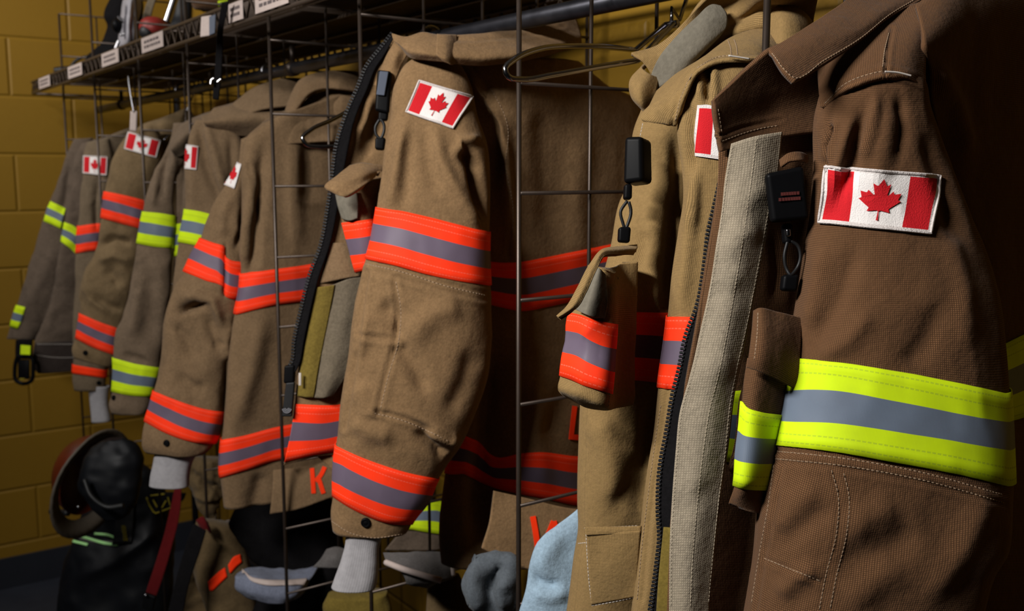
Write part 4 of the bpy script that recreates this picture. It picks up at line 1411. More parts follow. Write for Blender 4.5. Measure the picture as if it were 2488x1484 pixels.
# shoulder strap fold on the front side of the collar
ep = sheet([[(958, 100, 1.44), (975, 108, 1.44), (990, 130, 1.44)], [(940, 130, 1.45), (958, 140, 1.435), (975, 160, 1.44)], [(925, 160, 1.46), (945, 172, 1.44), (962, 190, 1.44)], [(905, 205, 1.47), (925, 215, 1.45), (950, 225, 1.455)]], nv=40, nu=24)
ep.wr(.003, 14, 1, 132)
ep.build('lapel', m, R, .006)
# open front with zip
fr = sheet([
    [(948, 88, 1.50), (965, 92, 1.50), (1000, 120, 1.51)],
    [(908, 155, 1.49), (935, 160, 1.485), (985, 165, 1.51)],
    [(884, 215, 1.49), (920, 220, 1.49), (980, 225, 1.51)],
    [(858, 300, 1.49), (905, 302, 1.50), (965, 305, 1.51)],
    [(836, 400, 1.49), (890, 400, 1.50), (955, 402, 1.51)],
    [(815, 500, 1.49), (870, 500, 1.495), (945, 500, 1.51)],
    [(796, 600, 1.49), (850, 600, 1.495), (915, 600, 1.51)],
    [(764, 690, 1.49), (830, 690, 1.495), (900, 690, 1.51)],
    [(742, 790, 1.49), (810, 790, 1.495), (880, 790, 1.51)],
    [(725, 900, 1.49), (795, 900, 1.495), (860, 900, 1.51)],
    [(717, 980, 1.49), (790, 980, 1.495), (850, 975, 1.51)],
    [(706, 1055, 1.49), (775, 1055, 1.495), (835, 1045, 1.51)],
    [(689, 1130, 1.49), (757, 1112, 1.495), (820, 1105, 1.51)]], nv=140, nu=50)
fr.wr(.003, 10, .5, 141).fold([(905, 230), (890, 290), (870, 330)], 14, .008).fold([(930, 260), (905, 330), (880, 380)], 16, -.010).fold([(885, 180), (862, 280), (840, 380)], 8, .005)
fr.build('front_panel', m, R, .005)
fr.band([(717, 981), (757, 983), (800, 984), (845, 980)], [(691, 1122), (757, 1106), (790, 1100), (822, 1095)], 'front_tape', M['trim_o'], R, .002, 9)
ov = sheet([[(768, 698, 1.485), (800, 694, 1.483), (814, 692, 1.485)], [(747, 790, 1.485), (775, 790, 1.482), (795, 790, 1.484)], [(732, 880, 1.485), (758, 882, 1.482), (776, 884, 1.484)], [(722, 962, 1.485), (745, 965, 1.482), (762, 966, 1.484)]], nv=70, nu=16)
ov.wr(.0015, 16, 1, 142).build('olive_facing', M['olive'], R, .003)
gv = sheet([[(806, 692, 1.486), (850, 676, 1.482), (895, 668, 1.49)], [(792, 790, 1.486), (830, 788, 1.48), (876, 788, 1.49)], [(776, 880, 1.486), (812, 880, 1.48), (858, 880, 1.49)], [(760, 966, 1.486), (790, 966, 1.482), (808, 962, 1.49)]], nv=70, nu=24)
gv.wr(.002, 14, 1, 143).build('loop_facing', M['velcroG'], R, .003)
gv2 = sheet([[(800, 590, 1.487), (835, 590, 1.485), (850, 592, 1.488)], [(790, 640, 1.487), (840, 640, 1.482), (872, 650, 1.488)], [(778, 688, 1.487), (840, 676, 1.482), (888, 668, 1.488)]], nv=30, nu=24)
gv2.wr(.001, 14, 1, 144).build('facing_top', M['coatF'], R, .003)
mb = MB(); mb.box(P(729, 921, d=1.475), (.004, .002, .019), 0, (RT, FW, UP), .0006); mb.build('white_tag', M['threadw'], R)
zipper([(952, 82), (922, 120), (891, 160), (868, 215), (848, 259), (834, 296), (817, 354), (806, 438), (797, 500), (778, 600), (752, 670), (732, 750), (715, 826), (707, 884), (696, 900)],
       [(956, 90), (935, 130), (912, 165), (890, 220), (870, 265), (858, 300), (845, 360), (830, 440), (820, 500), (799, 600), (774, 672), (754, 752), (738, 828), (726, 886), (716, 905)], 1.485, 1.481, R, pitch=.0048, n=110, tooth=.005)
rounded_block([(690, 888), (716, 886), (714, 930), (688, 932)], 1.48, .012, 'zip_slider', M['black_plastic'], R, .003)
t_ = rounded_block([(694, 930), (716, 928), (709, 1012), (684, 1012)], 1.478, .006, 'zip_pull', M['black_rubber'], R, .002)
mb = MB()
for k in range(3):
    mb.tube([P(697 + (6 + 4 * k) * math.sin(a) * .8, 990 + (5 + 4 * k) * math.cos(a), d=1.4765) for a in np.linspace(-1.3, 1.3, 14)], .0007, 5)
mb.build('pull_mark', M['greyprint'], t_)
# chest pocket with its flap standing open
pb = sheet([[(812, 470, 1.47), (850, 466, 1.455), (905, 440, 1.46), (940, 430, 1.48)], [(822, 505, 1.47), (862, 505, 1.452), (905, 505, 1.46), (935, 500, 1.48)], [(832, 541, 1.47), (875, 536, 1.452), (905, 534, 1.46), (925, 530, 1.48)],
            [(848, 600, 1.475), (880, 596, 1.455), (905, 594, 1.46), (915, 590, 1.48)], [(866, 664, 1.48), (885, 656, 1.462), (900, 652, 1.465), (905, 650, 1.48)]], nv=60, nu=34)
pb.wr(.0014, 14, 1, 145).build('chest_pocket', m, R, .02)
pb.band([(833, 541), (872, 537), (912, 530)], [(866, 661), (885, 656), (902, 650)], 'pocket_tape', M['trim_o'], R, .002, 9)
lg = sheet([[(814, 470, 1.462), (840, 468, 1.45), (866, 462, 1.447)], [(820, 500, 1.462), (845, 502, 1.447), (870, 500, 1.444)], [(830, 532, 1.464), (850, 536, 1.449), (868, 530, 1.446)]], nv=24, nu=20)
lg.build('loop_patch', M['felt'], R, .002)
pf = sheet([[(850, 401, 1.455), (875, 395, 1.45), (905, 398, 1.45), (934, 402, 1.46)], [(820, 425, 1.42), (850, 425, 1.415), (885, 420, 1.42), (928, 416, 1.45)], [(788, 455, 1.40), (815, 462, 1.39), (865, 452, 1.40), (915, 425, 1.44)], [(793, 462, 1.40), (838, 477, 1.388), (872, 458, 1.398), (912, 430, 1.44)]], nv=34, nu=40)
pf.wr(.001, 14, 1, 146).build('pocket_flap', m, R, .006)
# dark tag clipped to the front
cp = empty('clip_light', tuple(P(935, 230, d=1.47)), 'slim black clip-on light with blue-grey face behind the sleeve flag of the tan coat', 'clip light')
rounded_block([(916, 168), (951, 172), (944, 275), (910, 268)], 1.43, .012, 'housing', M['black_plastic'], cp, .004)
rounded_block([(923, 172), (944, 174), (934, 232), (914, 230)], 1.426, .003, 'face_label', M['blueink'], cp, .001)
rounded_block([(920, 262), (944, 262), (940, 292), (918, 292)], 1.436, .012, 'swivel', M['black_plastic'], cp, .003)
px_tube([(922, 290, 1.437), (912, 310, 1.437), (916, 330, 1.437), (923, 336, 1.437), (933, 318, 1.437), (930, 296, 1.437), (924, 290, 1.437)], .0022, 'cord', M['black_rubber'], cp, 8)
rounded_block([(911, 333), (936, 333), (932, 364), (910, 362)], 1.434, .012, 'toggle', M['black_plastic'], cp, .003)
# ================= coat F : tan coat with the letter K
R = coat(640, 290, 1.95, 'tan coat with the letter K on its hem panel, behind the open black zip')
m = M['coatF']
sl = tube_rows([(588, 338, 628, 320), (580, 380, 640, 370), (565, 415, 640, 420), (546, 448, 625, 470), (521, 484, 612, 520), (500, 528, 602, 570), (483, 577, 596, 636), (464, 618, 588, 690), (447, 659, 585, 726),
                (424, 701, 578, 760), (410, 768, 564, 800), (402, 843, 556, 850), (388, 905, 547, 890), (376, 953, 541, 1000), (358, 1015, 526, 1060), (349, 1054, 516, 1080), (348, 1080, 507, 1092), (357, 1095, 500, 1100)],
               nv=160, nu=110, thick=.62, d=1.97)
sl.wr(.006, 8, .6, 151, 3, .3).crumple(.003, 13, 7, .8)
sl.fold([(600, 400), (590, 480), (594, 560), (575, 600)], 10, -.020).fold([(560, 480), (545, 520), (540, 580)], 12, .008).fold([(545, 598), (546, 660), (545, 716)], 4, -.012, False)
sl.fold([(430, 755), (465, 745), (495, 735)], 9, -.026).fold([(440, 725), (480, 715), (520, 730), (540, 800)], 12, .014).fold([(560, 780), (545, 830), (552, 880)], 12, .012)
sl.fold([(420, 790), (450, 820), (470, 880)], 14, -.010).fold([(500, 760), (520, 820), (540, 850)], 14, -.012).fold([(430, 910), (470, 940), (500, 945)], 14, -.008)
sl.build('sleeve', m, R, .003, cap=True)
sl.band([(483, 577), (520, 590), (546, 600), (552, 626), (596, 638)], [(447, 660), (500, 682), (541, 698), (548, 719), (586, 727)], 'sleeve_tape', M['trim_o'], R, .003, 9)
sl.band([(379, 952), (420, 968), (460, 983), (500, 994), (541, 1000)], [(355, 1025), (390, 1045), (430, 1062), (480, 1075), (520, 1077)], 'sleeve_tape', M['trim_o'], R, .003, 9)
flag_patch(sl, [(566, 391), (588, 399), (570, 459), (546, 449)], R, .003, lo=.19, hi=.735)
snap(sl, 405, 1076, R, .0066)
cu = tube_rows([(380, 1085, 490, 1090), (374, 1125, 470, 1125), (367, 1160, 462, 1165), (364, 1176, 460, 1180)], nv=40, nu=50, thick=.7, d=1.97)
cu.wr(.003, 14, .6, 153).build('wristlet', M['wrist'], R, .003)
bd = tube_rows([(640, 292, 850, 215, -1.875), (598, 335, 900, 260, -1.875), (590, 380, 905, 330, -1.875), (588, 500, 900, 460, -1.875), (582, 700, 890, 640, -1.875), (564, 800, 880, 750, -1.875), (553, 900, 870, 850, -1.875),
                (542, 1030, 860, 960, -1.875), (536, 1120, 850, 1040, -1.875), (540, 1180, 850, 1110, -1.875), (548, 1232, 850, 1165, -1.875)], nv=150, nu=120, thick=.042, X=-1.875)
bd.wr(.006, 7, .4, 161, 3).crumple(.002, 10, 8, .6)
bd.fold([(640, 350), (625, 500), (600, 680)], 16, -.016).fold([(615, 420), (600, 560), (595, 650)], 10, .014).fold([(640, 760), (610, 900), (570, 1040)], 24, .012).fold([(720, 330), (715, 480), (725, 600)], 18, .010).fold([(750, 330), (748, 500)], 16, -.010)
bd.fold([(640, 1150), (625, 1200), (615, 1250)], 22, -.012)
bd.seam([(603, 400), (620, 470), (632, 560), (628, 640)], 4, -.002)
bd.build('body', m, R, .003, cap=True)
bd.band([(590, 664), (630, 659), (667, 654), (762, 640), (850, 620)], [(576, 764), (620, 752), (667, 741), (744, 731), (850, 710)], 'body_tape', M['trim_o'], R, .003, 9)
bd.band([(541, 1068), (600, 1056), (667, 1038), (709, 1030), (850, 1000)], [(536, 1160), (600, 1141), (667, 1119), (690, 1114), (850, 1080)], 'body_tape', M['trim_o'], R, .003, 9)
nm = sheet([[(664, 1142, 1.969), (720, 1136, 1.972), (800, 1120, 1.984), (850, 1110, 1.994)], [(662, 1190, 1.959), (720, 1186, 1.962), (800, 1172, 1.974), (850, 1160, 1.984)], [(656, 1248, 1.956), (720, 1238, 1.960), (800, 1210, 1.974), (850, 1192, 1.984)]], nv=30, nu=40)
nm.wr(.003, 9, 1, 162).build('name_panel', m, R, .006)
letter(nm, [[(758, 1137), (762, 1198)], [(789, 1134), (778, 1156), (766, 1168)], [(774, 1162), (786, 1198)]], R, 'letter', M['letter'], .0085)
co = sheet([[(690, 275, 1.975), (704, 232, 1.975), (728, 194, 1.975), (770, 176, 1.985), (830, 172, 1.995), (900, 180, 2.015)],
            [(700, 278, 1.955), (714, 240, 1.945), (738, 208, 1.945), (775, 194, 1.955), (830, 192, 1.965), (900, 200, 1.995)],
            [(712, 284, 1.945), (724, 256, 1.930), (746, 226, 1.930), (780, 212, 1.940), (830, 216, 1.950), (900, 228, 1.985)]], nv=30, nu=60)
co.wr(.003, 10, 1, 163).build('collar', m, R, .006)
ci = sheet([[(726, 262, 1.975), (742, 238, 1.975), (780, 220, 1.98), (840, 222, 1.99), (900, 232, 2.0)], [(730, 280, 1.965), (760, 262, 1.955), (800, 250, 1.96), (850, 258, 1.97), (900, 268, 1.99)], [(730, 300, 1.965), (760, 300, 1.96), (810, 300, 1.965), (850, 300, 1.975), (900, 300, 1.99)]], nv=30, nu=50)
ci.wr(.006, 12, 1, 164, 3).build('hood_liner', M['coatF'], R, .004)
yk = sheet([[(592, 340, 1.995), (640, 300, 2.005), (690, 270, 2.005), (760, 262, 1.995), (860, 262, 2.005)], [(596, 362, 1.955), (640, 330, 1.935), (690, 302, 1.925), (760, 298, 1.930), (860, 296, 1.945)], [(606, 400, 1.965), (640, 375, 1.930), (690, 352, 1.917), (760, 345, 1.921), (860, 340, 1.935)]], nv=34, nu=50)
yk.wr(.0025, 10, .8, 165).seam([(740, 280), (746, 310), (744, 345)], 4, -.002).build('shoulder_yoke', m, R, .004)

# ================= coat E : greyer tan coat, lime bands, half a flag in view
R = coat(520, 260, 2.25, 'greyish tan coat with lime sleeve bands and only half its flag patch in view')
m = M['coatE']
sl = tube_rows([(478, 290, 560, 300), (462, 330, 585, 345), (450, 400, 590, 420), (450, 470, 575, 490), (449, 510, 560, 540), (440, 560, 545, 590), (433, 590, 535, 620), (420, 660, 520, 690), (410, 780, 505, 790), (395, 880, 490, 890), (385, 980, 470, 985)],
               nv=120, nu=90, thick=.5, d=2.19)
sl.wr(.006, 8, .5, 171, 3).fold([(480, 300), (500, 400), (540, 500)], 12, -.012).fold([(470, 300), (466, 420), (470, 500)], 12, .006).fold([(500, 300), (525, 380), (548, 470)], 10, .010).fold([(560, 330), (565, 420), (560, 480)], 10, -.010)
sl.build('sleeve', m, R, .003, cap=2)
sl.band([(450, 508), (478, 512), (507, 519), (555, 532)], [(433, 588), (452, 591), (472, 595), (535, 610)], 'sleeve_tape', M['trim_y'], R, .003, 9)
flag_patch(sl, [(455, 351), (480, 356), (477, 413), (452, 410)], R, .0035, lo=.46)
bd = tube_rows([(520, 262, 760, 200, -2.2), (500, 290, 760, 250, -2.2), (500, 340, 760, 320, -2.2), (500, 420, 760, 400, -2.2), (490, 550, 760, 530, -2.2), (480, 625, 760, 600, -2.2), (470, 760, 750, 720, -2.2), (460, 900, 740, 850, -2.2), (450, 1010, 740, 960, -2.2)], nv=100, nu=90, thick=.025, X=-2.2)
bd.wr(.008, 7, .4, 172, 3).fold([(520, 300), (545, 400), (580, 500)], 12, .012).fold([(560, 310), (580, 400), (590, 470)], 14, -.012)
bd.build('body', m, R, .003, cap=2)
yk = sheet([[(488, 284, 2.190), (540, 262, 2.190), (620, 252, 2.190), (690, 248, 2.190)], [(494, 296, 2.150), (560, 288, 2.150), (640, 284, 2.150), (700, 286, 2.150)], [(504, 316, 2.175), (580, 330, 2.19), (640, 335, 2.195), (700, 335, 2.20)]], nv=24, nu=40)
yk.wr(.004, 10, .8, 173).build('shoulder_yoke', m, R, .004)
co = sheet([[(560, 255, 2.190), (620, 212, 2.190), (690, 190, 2.190), (740, 190, 2.200)], [(575, 268, 2.170), (630, 236, 2.160), (690, 222, 2.160), (745, 225, 2.170)], [(590, 280, 2.160), (640, 262, 2.140), (700, 255, 2.140), (750, 258, 2.150)]], nv=24, nu=40)
co.wr(.004, 10, .8, 174).build('collar', m, R, .006)

# ================= coat D : taupe coat with lime bands
R = coat(440, 300, 2.35, 'sooty taupe coat with two lime bands down its slim sleeve')
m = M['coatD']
sl = tube_rows([(424, 300, 470, 300), (415, 338, 470, 345), (400, 368, 450, 390), (374, 428, 428, 425), (360, 489, 424, 480), (354, 516, 423, 525), (337, 591, 414, 602), (328, 650, 416, 670), (307, 755, 405, 770), (286, 808, 399, 835), (280, 872, 387, 892), (271, 952, 368, 962), (265, 985, 362, 990), (272, 1002, 356, 1003)],
               nv=140, nu=90, thick=.6, d=2.42)
sl.wr(.006, 8, .5, 181, 3, .3).crumple(.003, 12, 9, .8)
sl.fold([(440, 330), (425, 370), (420, 420)], 10, .012).fold([(405, 360), (395, 420), (385, 480)], 9, -.010).fold([(380, 440), (372, 500)], 8, .008).fold([(345, 690), (330, 760), (320, 820)], 16, .012).fold([(360, 650), (370, 740), (350, 830)], 20, -.010).fold([(300, 862), (330, 868), (360, 880)], 7, -.008)
sl.build('sleeve', m, R, .003, cap=True)
sl.band([(357, 515), (388, 518), (423, 524)], [(337, 592), (375, 599), (414, 602)], 'sleeve_tape', M['trim_y'], R, .003, 9)
sl.band([(280, 870), (330, 884), (388, 893)], [(271, 951), (310, 959), (368, 963)], 'sleeve_tape', M['trim_y'], R, .003, 9)
snap(sl, 277, 966, R, .0066)
bd = tube_rows([(430, 318, 560, 270, -2.46), (425, 345, 560, 320, -2.46), (426, 420, 560, 400, -2.46), (424, 600, 550, 580, -2.46), (414, 800, 540, 770, -2.46), (400, 960, 530, 920, -2.46)], nv=80, nu=70, thick=.025, X=-2.46)
bd.wr(.006, 7, .4, 182, 3).fold([(442, 370), (430, 450), (424, 520)], 12, -.02)
bd.build('body', m, R, .003, cap=2)
bd.band([(423, 547), (432, 544), (443, 542), (520, 530)], [(420, 625), (426, 622), (436, 620), (520, 610)], 'body_tape', M['trim_y'], R, .003, 9)
yk = sheet([[(412, 345, 2.42), (440, 300, 2.40), (480, 280, 2.40), (530, 262, 2.40)], [(414, 362, 2.37), (446, 330, 2.35), (478, 312, 2.36), (520, 300, 2.37)], [(428, 385, 2.40), (450, 376, 2.39), (470, 366, 2.40), (500, 352, 2.40)]], nv=24, nu=36)
yk.wr(.005, 10, .8, 183).build('shoulder_yoke', m, R, .004)

# ================= coat C : olive tan coat, orange bands, tilted flag
R = coat(350, 320, 2.7, 'olive tan coat with orange bands, its flag patch tilted behind a divider wire')
m = M['coatC']
sl = tube_rows([(318, 318, 380, 315), (304, 345, 392, 355), (285, 385, 386, 400), (266, 445, 372, 440), (259, 470, 360, 490), (247, 531, 346, 558), (228, 615, 336, 620), (204, 655, 326, 680), (196, 710, 312, 740), (197, 763, 292, 800), (184, 822, 280, 864), (177, 848, 276, 882), (182, 868, 272, 890)],
               nv=140, nu=100, thick=.6, d=2.68)
sl.wr(.007, 8, .6, 191, 3, .3).crumple(.003, 12, 10, .8)
sl.fold([(235, 600), (275, 580), (320, 590)], 9, -.014).fold([(240, 635), (280, 620), (325, 640)], 12, .012).fold([(255, 650), (280, 680), (270, 690)], 16, -.014).fold([(205, 690), (225, 730), (270, 760)], 12, .010).fold([(225, 720), (270, 745), (300, 750)], 9, -.010)
sl.build('sleeve', m, R, .003, cap=True)
sl.band([(262, 466), (310, 476), (360, 489)], [(247, 530), (295, 543), (347, 557)], 'sleeve_tape', M['trim_o'], R, .003, 9)
sl.band([(199, 763), (245, 783), (290, 799)], [(184, 822), (225, 843), (279, 863)], 'sleeve_tape', M['trim_o'], R, .003, 9)
flag_patch(sl, [(313, 321), (388, 342), (378, 383), (303, 362)], R, .003)
snap(sl, 208, 857, R, .007)
bd = tube_rows([(360, 300, 460, 262), (350, 330, 480, 300), (360, 420, 480, 390), (350, 600, 470, 560), (330, 800, 460, 760), (320, 860, 450, 820)], nv=70, nu=60, thick=.025, X=-2.88)
bd.wr(.008, 7, .4, 192, 3).build('body', m, R, .003, cap=2)
yk = sheet([[(318, 320, 2.74), (345, 302, 2.73), (390, 288, 2.72), (450, 262, 2.74)], [(324, 322, 2.72), (355, 312, 2.70), (392, 304, 2.70), (440, 296, 2.72)], [(330, 326, 2.72), (360, 324, 2.70), (390, 326, 2.70), (430, 328, 2.72)]], nv=20, nu=36)
yk.wr(.003, 10, .8, 193).build('shoulder_yoke', m, R, .004)

# ================= coat B : tan coat, flag with hidden edge
R = coat(240, 340, 3.05, 'tan coat with a single orange cuff stripe, second from the yellow end wall')
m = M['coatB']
sl = tube_rows([(212, 345, 262, 335), (204, 375, 272, 375), (203, 420, 272, 425), (199, 470, 262, 475), (195, 547, 246, 543), (190, 614, 240, 608), (186, 700, 250, 700), (184, 800, 256, 800), (185, 886, 256, 899), (182, 930, 255, 935), (184, 946, 252, 948)], nv=100, nu=70, thick=.6, d=3.06)
sl.wr(.006, 8, .5, 201, 3).crumple(.003, 11, 12, .8)
sl.fold([(236, 430), (230, 500), (236, 560)], 8, -.014)
sl.build('sleeve', m, R, .003, cap=True)
sl.band([(195, 549), (214, 546), (240, 543)], [(190, 615), (210, 611), (236, 608)], 'sleeve_tape', M['trim_o'], R, .003, 9)
sl.band([(185, 887), (220, 893), (255, 899)], [(184, 908), (220, 913), (255, 918)], 'sleeve_tape', M['letter'], R, .003, 5)
flag_patch(sl, [(205, 378), (260, 381), (258, 426), (204, 421)], R, .0035)
snap(sl, 240, 930, R, .007)
cu = tube_rows([(218, 935, 264, 938), (221, 970, 262, 975), (224, 1024, 266, 1022)], nv=30, nu=40, thick=.7, d=3.06)
cu.wr(.003, 12, .6, 202).build('wristlet', M['wrist'], R, .003)
bd = tube_rows([(250, 335, 330, 305), (245, 360, 340, 335), (240, 450, 350, 430), (230, 650, 340, 620), (225, 880, 330, 850)], nv=70, nu=60, thick=.02, X=-3.26)
bd.wr(.008, 7, .4, 203, 3).build('body', m, R, .003, cap=2)

# ================= coat A : dark taupe coat by the end wall
R = coat(190, 345, 3.3, 'dark taupe coat with small lime bands hanging against the yellow end wall')
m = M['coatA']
sl = tube_rows([(183, 338, 225, 335), (168, 370, 215, 372), (150, 430, 200, 440), (126, 489, 180, 512), (110, 535, 170, 560), (91, 596, 172, 610), (67, 671, 172, 675), (44, 738, 152, 745), (24, 795, 108, 800), (14, 820, 88, 825)], nv=110, nu=70, thick=.55, d=3.2)
sl.wr(.006, 8, .6, 211, 3).crumple(.003, 11, 14, .8).fold([(165, 400), (160, 460), (150, 520)], 10, -.014)
sl.fold([(130, 600), (100, 680), (60, 760)], 14, .01).fold([(165, 600), (140, 690), (100, 780)], 14, -.008)
sl.build('sleeve', m, R, .003, cap=True)
sl.band([(124, 489), (140, 497), (158, 506)], [(108, 538), (128, 546), (148, 556)], 'sleeve_tape', M['trim_y'], R, .003, 7, full=False, wrap=False)
sl.band([(36, 740), (50, 743), (62, 746)], [(22, 792), (33, 796), (44, 799)], 'sleeve_tape', M['trim_y'], R, .003, 7, full=False, wrap=False)
bd = tube_rows([(205, 350, 265, 330), (188, 380, 290, 360), (178, 450, 310, 440), (158, 540, 310, 530), (140, 640, 300, 640), (120, 740, 300, 740), (88, 830, 300, 800), (82, 868, 300, 840)], nv=90, nu=70, thick=.03, X=-3.40)
bd.wr(.007, 8, .5, 212, 3).crumple(.004, 14, 15, .8).build('body', m, R, .003, cap=2)
bd.band([(158, 540), (178, 548), (194, 560), (230, 565)], [(142, 582), (166, 600), (190, 621), (230, 630)], 'body_tape', M['trim_y'], R, .003, 9)
hm = tube_rows([(84, 832, 300, 810), (80, 868, 300, 845), (86, 900, 300, 880), (92, 906, 300, 886)], nv=24, nu=60, thick=.034, X=-3.39)
hm.wr(.003, 10, 1, 213).build('lining_hem', M['lining'], R, .003)
hm.stitch([[(84, 836), (120, 836), (190, 836)], [(86, 862), (130, 868), (190, 868)]], 'hem_stitching', M['threadw'], R, .0009, .006)
# buckle strap hanging from coat A's cuff
cp = empty('hanging_strap_clip', tuple(P(58, 830, d=3.1)), 'black strap clip with a lime tag dangling by the yellow end wall', 'strap clip')
sheet([[(38, 826, 3.09), (58, 824, 3.085), (79, 826, 3.09)], [(37, 850, 3.09), (58, 850, 3.08), (79, 850, 3.09)], [(37, 872, 3.09), (58, 872, 3.08), (78, 872, 3.09)]], nv=12, nu=10).build('webbing', M['black_cloth'], cp, .003)
rounded_block([(50, 838), (74, 840), (73, 862), (49, 861)], 3.07, .004, 'lime_tag', M['trim_y'], cp, .001)
mb = MB()
mb.tube([P(a, b, d=3.085) for a, b in cr([(40, 870), (36, 895), (40, 925), (58, 932), (75, 926), (80, 895), (77, 870), (58, 866)], 40)], .006, 8, closed=True)
mb.box(P(58, 866, d=3.085), (.05, .012, .012), 0, (RT, FW, UP), .003)
mb.box(P(58, 897, d=3.088), (.036, .008, .062), 0, (RT, FW, UP), .003)
mb.build('buckle', M['black_plastic'], cp)
mb = MB(); mb.box(P(54, 921, d=3.072), (.016, .002, .006), 0, (RT, FW, UP)); mb.build('buckle_mark', M['yellowprint'], cp)

# ------------------------------------------------------------------ hangers
HG = 'steel coat hangers on the rail'
r = empty('hanging_tag', tuple(P(325, 290, d=2.62)), 'pale plastic strip hanging under the shelf above the tilted flag patch', 'tag')
px_tube([(311, 182, 2.6), (315, 215, 2.6), (320, 245, 2.6), (325, 272, 2.6)], .003, 'chain', M['chrome'], r, 8)
sheet([[(317, 270, 2.6), (333, 270, 2.6)], [(316, 295, 2.6), (332, 295, 2.6)], [(315, 318, 2.6), (331, 320, 2.6)]], nv=10, nu=6).build('strip', M['label'], r, .004)



def hanger(x, path, label, wide=.03):
    """steel wire hanger: hook over the rail, stem, and arms ending in a bent loop towards the aisle; path = photo line of the loop"""
    r = empty('coat_hanger', (x, RY, RZ), label, 'hanger', HG)
    n = len(path)
    q = cr(np.array(path, float), 60)
    t = np.linspace(-1, 1, 60)
    pts = [P(a, b, X=x + wide * k) for (a, b), k in zip(q, t)]
    zc = (pts[0][2] + pts[-1][2]) / 2 + .01
    pts = [np.array([x + wide * .3 * -1, RY - .004, zc + .03])] + pts + [np.array([x + wide * .3, RY - .004, zc + .03])]
    MB().tube(pts, .0034, 8).build('shoulder_loop', M['chrome'], r)
    zs = zc + .03
    hk = [(x, RY, zs), (x, RY, zs + .02), (x, RY + .014, RZ - .035), (x, RY + .0255, RZ - .008)]
    for a in np.linspace(-.25, math.pi * 1.02, 14):
        hk.append((x, RY + .0225 * math.cos(a), RZ + .0225 * math.sin(a)))
    mb = MB().tube(hk, .0027, 8)
    mb.tube([(x - wide * .4, RY, zs), (x + wide * .4, RY, zs)], .005, 8)
    mb.build('hook', M['chrome'], r)
    return r


hanger(-.90, [(1545, 121), (1470, 114), (1390, 112), (1310, 119), (1252, 143), (1227, 168), (1236, 187), (1270, 193), (1340, 183), (1440, 165), (1550, 147)], 'bare steel hanger arm looping out above the L coat beside the folded khaki collar', .025)
hanger(-1.47, [(860, 262), (805, 292), (755, 316), (735, 336), (744, 350), (772, 356), (800, 356), (845, 352)], 'steel hanger arm with bright highlight poking out beside the open black zip', .02)
hanger(-2.17, [(610, 306), (600, 309), (592, 312), (590, 315), (592, 318), (600, 318), (610, 316)], 'steel hanger hook at the rail over the greyish tan coat', .02)
hanger(-2.80, [(400, 330), (392, 332), (388, 334), (386, 337), (388, 339), (392, 340), (400, 339)], 'steel hanger hook at the rail over the coat with the tilted flag', .02)

# ------------------------------------------------------------------ things on the shelf
TOP = SZ + .044
def onshelf(px, y=.86):
    k = P(px, 120, Y=y)
    return np.array([k[0], y, TOP])


for (x0, x1, y0, y1, lab) in ((-2.22, -1.83, .80, 1.11, 'added black light-blocking bin on the shelf above the coat with the letter K'), (-1.75, -1.45, .74, 1.11, 'added black light-blocking bin on the shelf beside the open zip of the tan coat')):
    r = empty('light_block_bin', ((x0 + x1) / 2, (y0 + y1) / 2, TOP), lab, 'light-blocking bin', 'black bins added on the shelf to block light')  # bins added to stop light falling through the open shelf wires
    mb = MB(); c_ = np.array([(x0 + x1) / 2, (y0 + y1) / 2, TOP + .001])
    w_, l_, h_ = x1 - x0, y1 - y0, .24
    mb.box(c_ + [0, 0, .004], (w_ - .03, l_ - .03, .008), bev=.002)
    for sx in (-1, 1):
        mb.box(c_ + [sx * (w_ / 2 - .009), 0, h_ / 2], (.006, l_ - .012, h_), bev=.002)
        mb.box(c_ + [0, sx * (l_ / 2 - .009), h_ / 2], (w_ - .012, .006, h_), bev=.002)
    mb.build('tub', M['black_plastic'], r)
    MB().box(c_ + [0, 0, h_ + .008], (w_, l_, .014), bev=.005).build('lid', M['black_plastic'], r)
for x0, x1, lab in ((-3.53, -3.13, 'added black light-blocking mat on the shelf nearest the yellow end wall'), (-3.11, -2.66, 'added black light-blocking mat on the shelf under the red flashlight'), (-2.64, -2.27, 'added black light-blocking mat on the shelf beside the pale name plate')):
    r = empty('light_block_mat', ((x0 + x1) / 2, .9, TOP), lab, 'light-blocking mat', 'black mats added on the shelf to block light')  # mats added so the far shelf throws solid shade below it
    MB().box(((x0 + x1) / 2, .905, SZ + .0462), (x1 - x0, .43, .004), bev=.001).build('mat', M['black_rubber'], r)
TOP = SZ + .049
r = empty('respirator_mask', tuple(onshelf(310, .80)), 'grey rubber face mask with metal fittings on the shelf beside the red knob', 'respirator mask')
c = onshelf(300, .80)
pts = sheet([[(298, 0, 2.850), (318, -8, 2.800), (340, 0, 2.850)], [(292, 30, 2.850), (315, 30, 2.780), (338, 30, 2.850)], [(290, 70, 2.850), (312, 68, 2.770), (336, 62, 2.850)], [(288, 108, 2.850), (312, 100, 2.780), (342, 92, 2.850)], [(292, 128, 2.850), (314, 120, 2.820), (345, 110, 2.850)]], nv=30, nu=30)
pts.wr(.006, 14, 1, 301).build('face_piece', M['greymask'], r, .02)
mb = MB(); mb.add(*ell(P(286, 62, d=2.84), (RT * .016, UP * .02, FW * .02))); mb.build('valve', M['black_plastic'], r)
px_tube([(288, 42, 2.80), (296, 50, 2.80), (302, 52, 2.80)], .006, 'buckle', M['chrome'], r, 8)
px_tube([(292, 85, 2.80), (300, 84, 2.80), (304, 82, 2.80)], .004, 'buckle', M['chrome'], r, 8)
px_tube([(281, 118, 2.80), (285, 108, 2.80), (288, 100, 2.80)], .005, 'buckle', M['chrome'], r, 8)

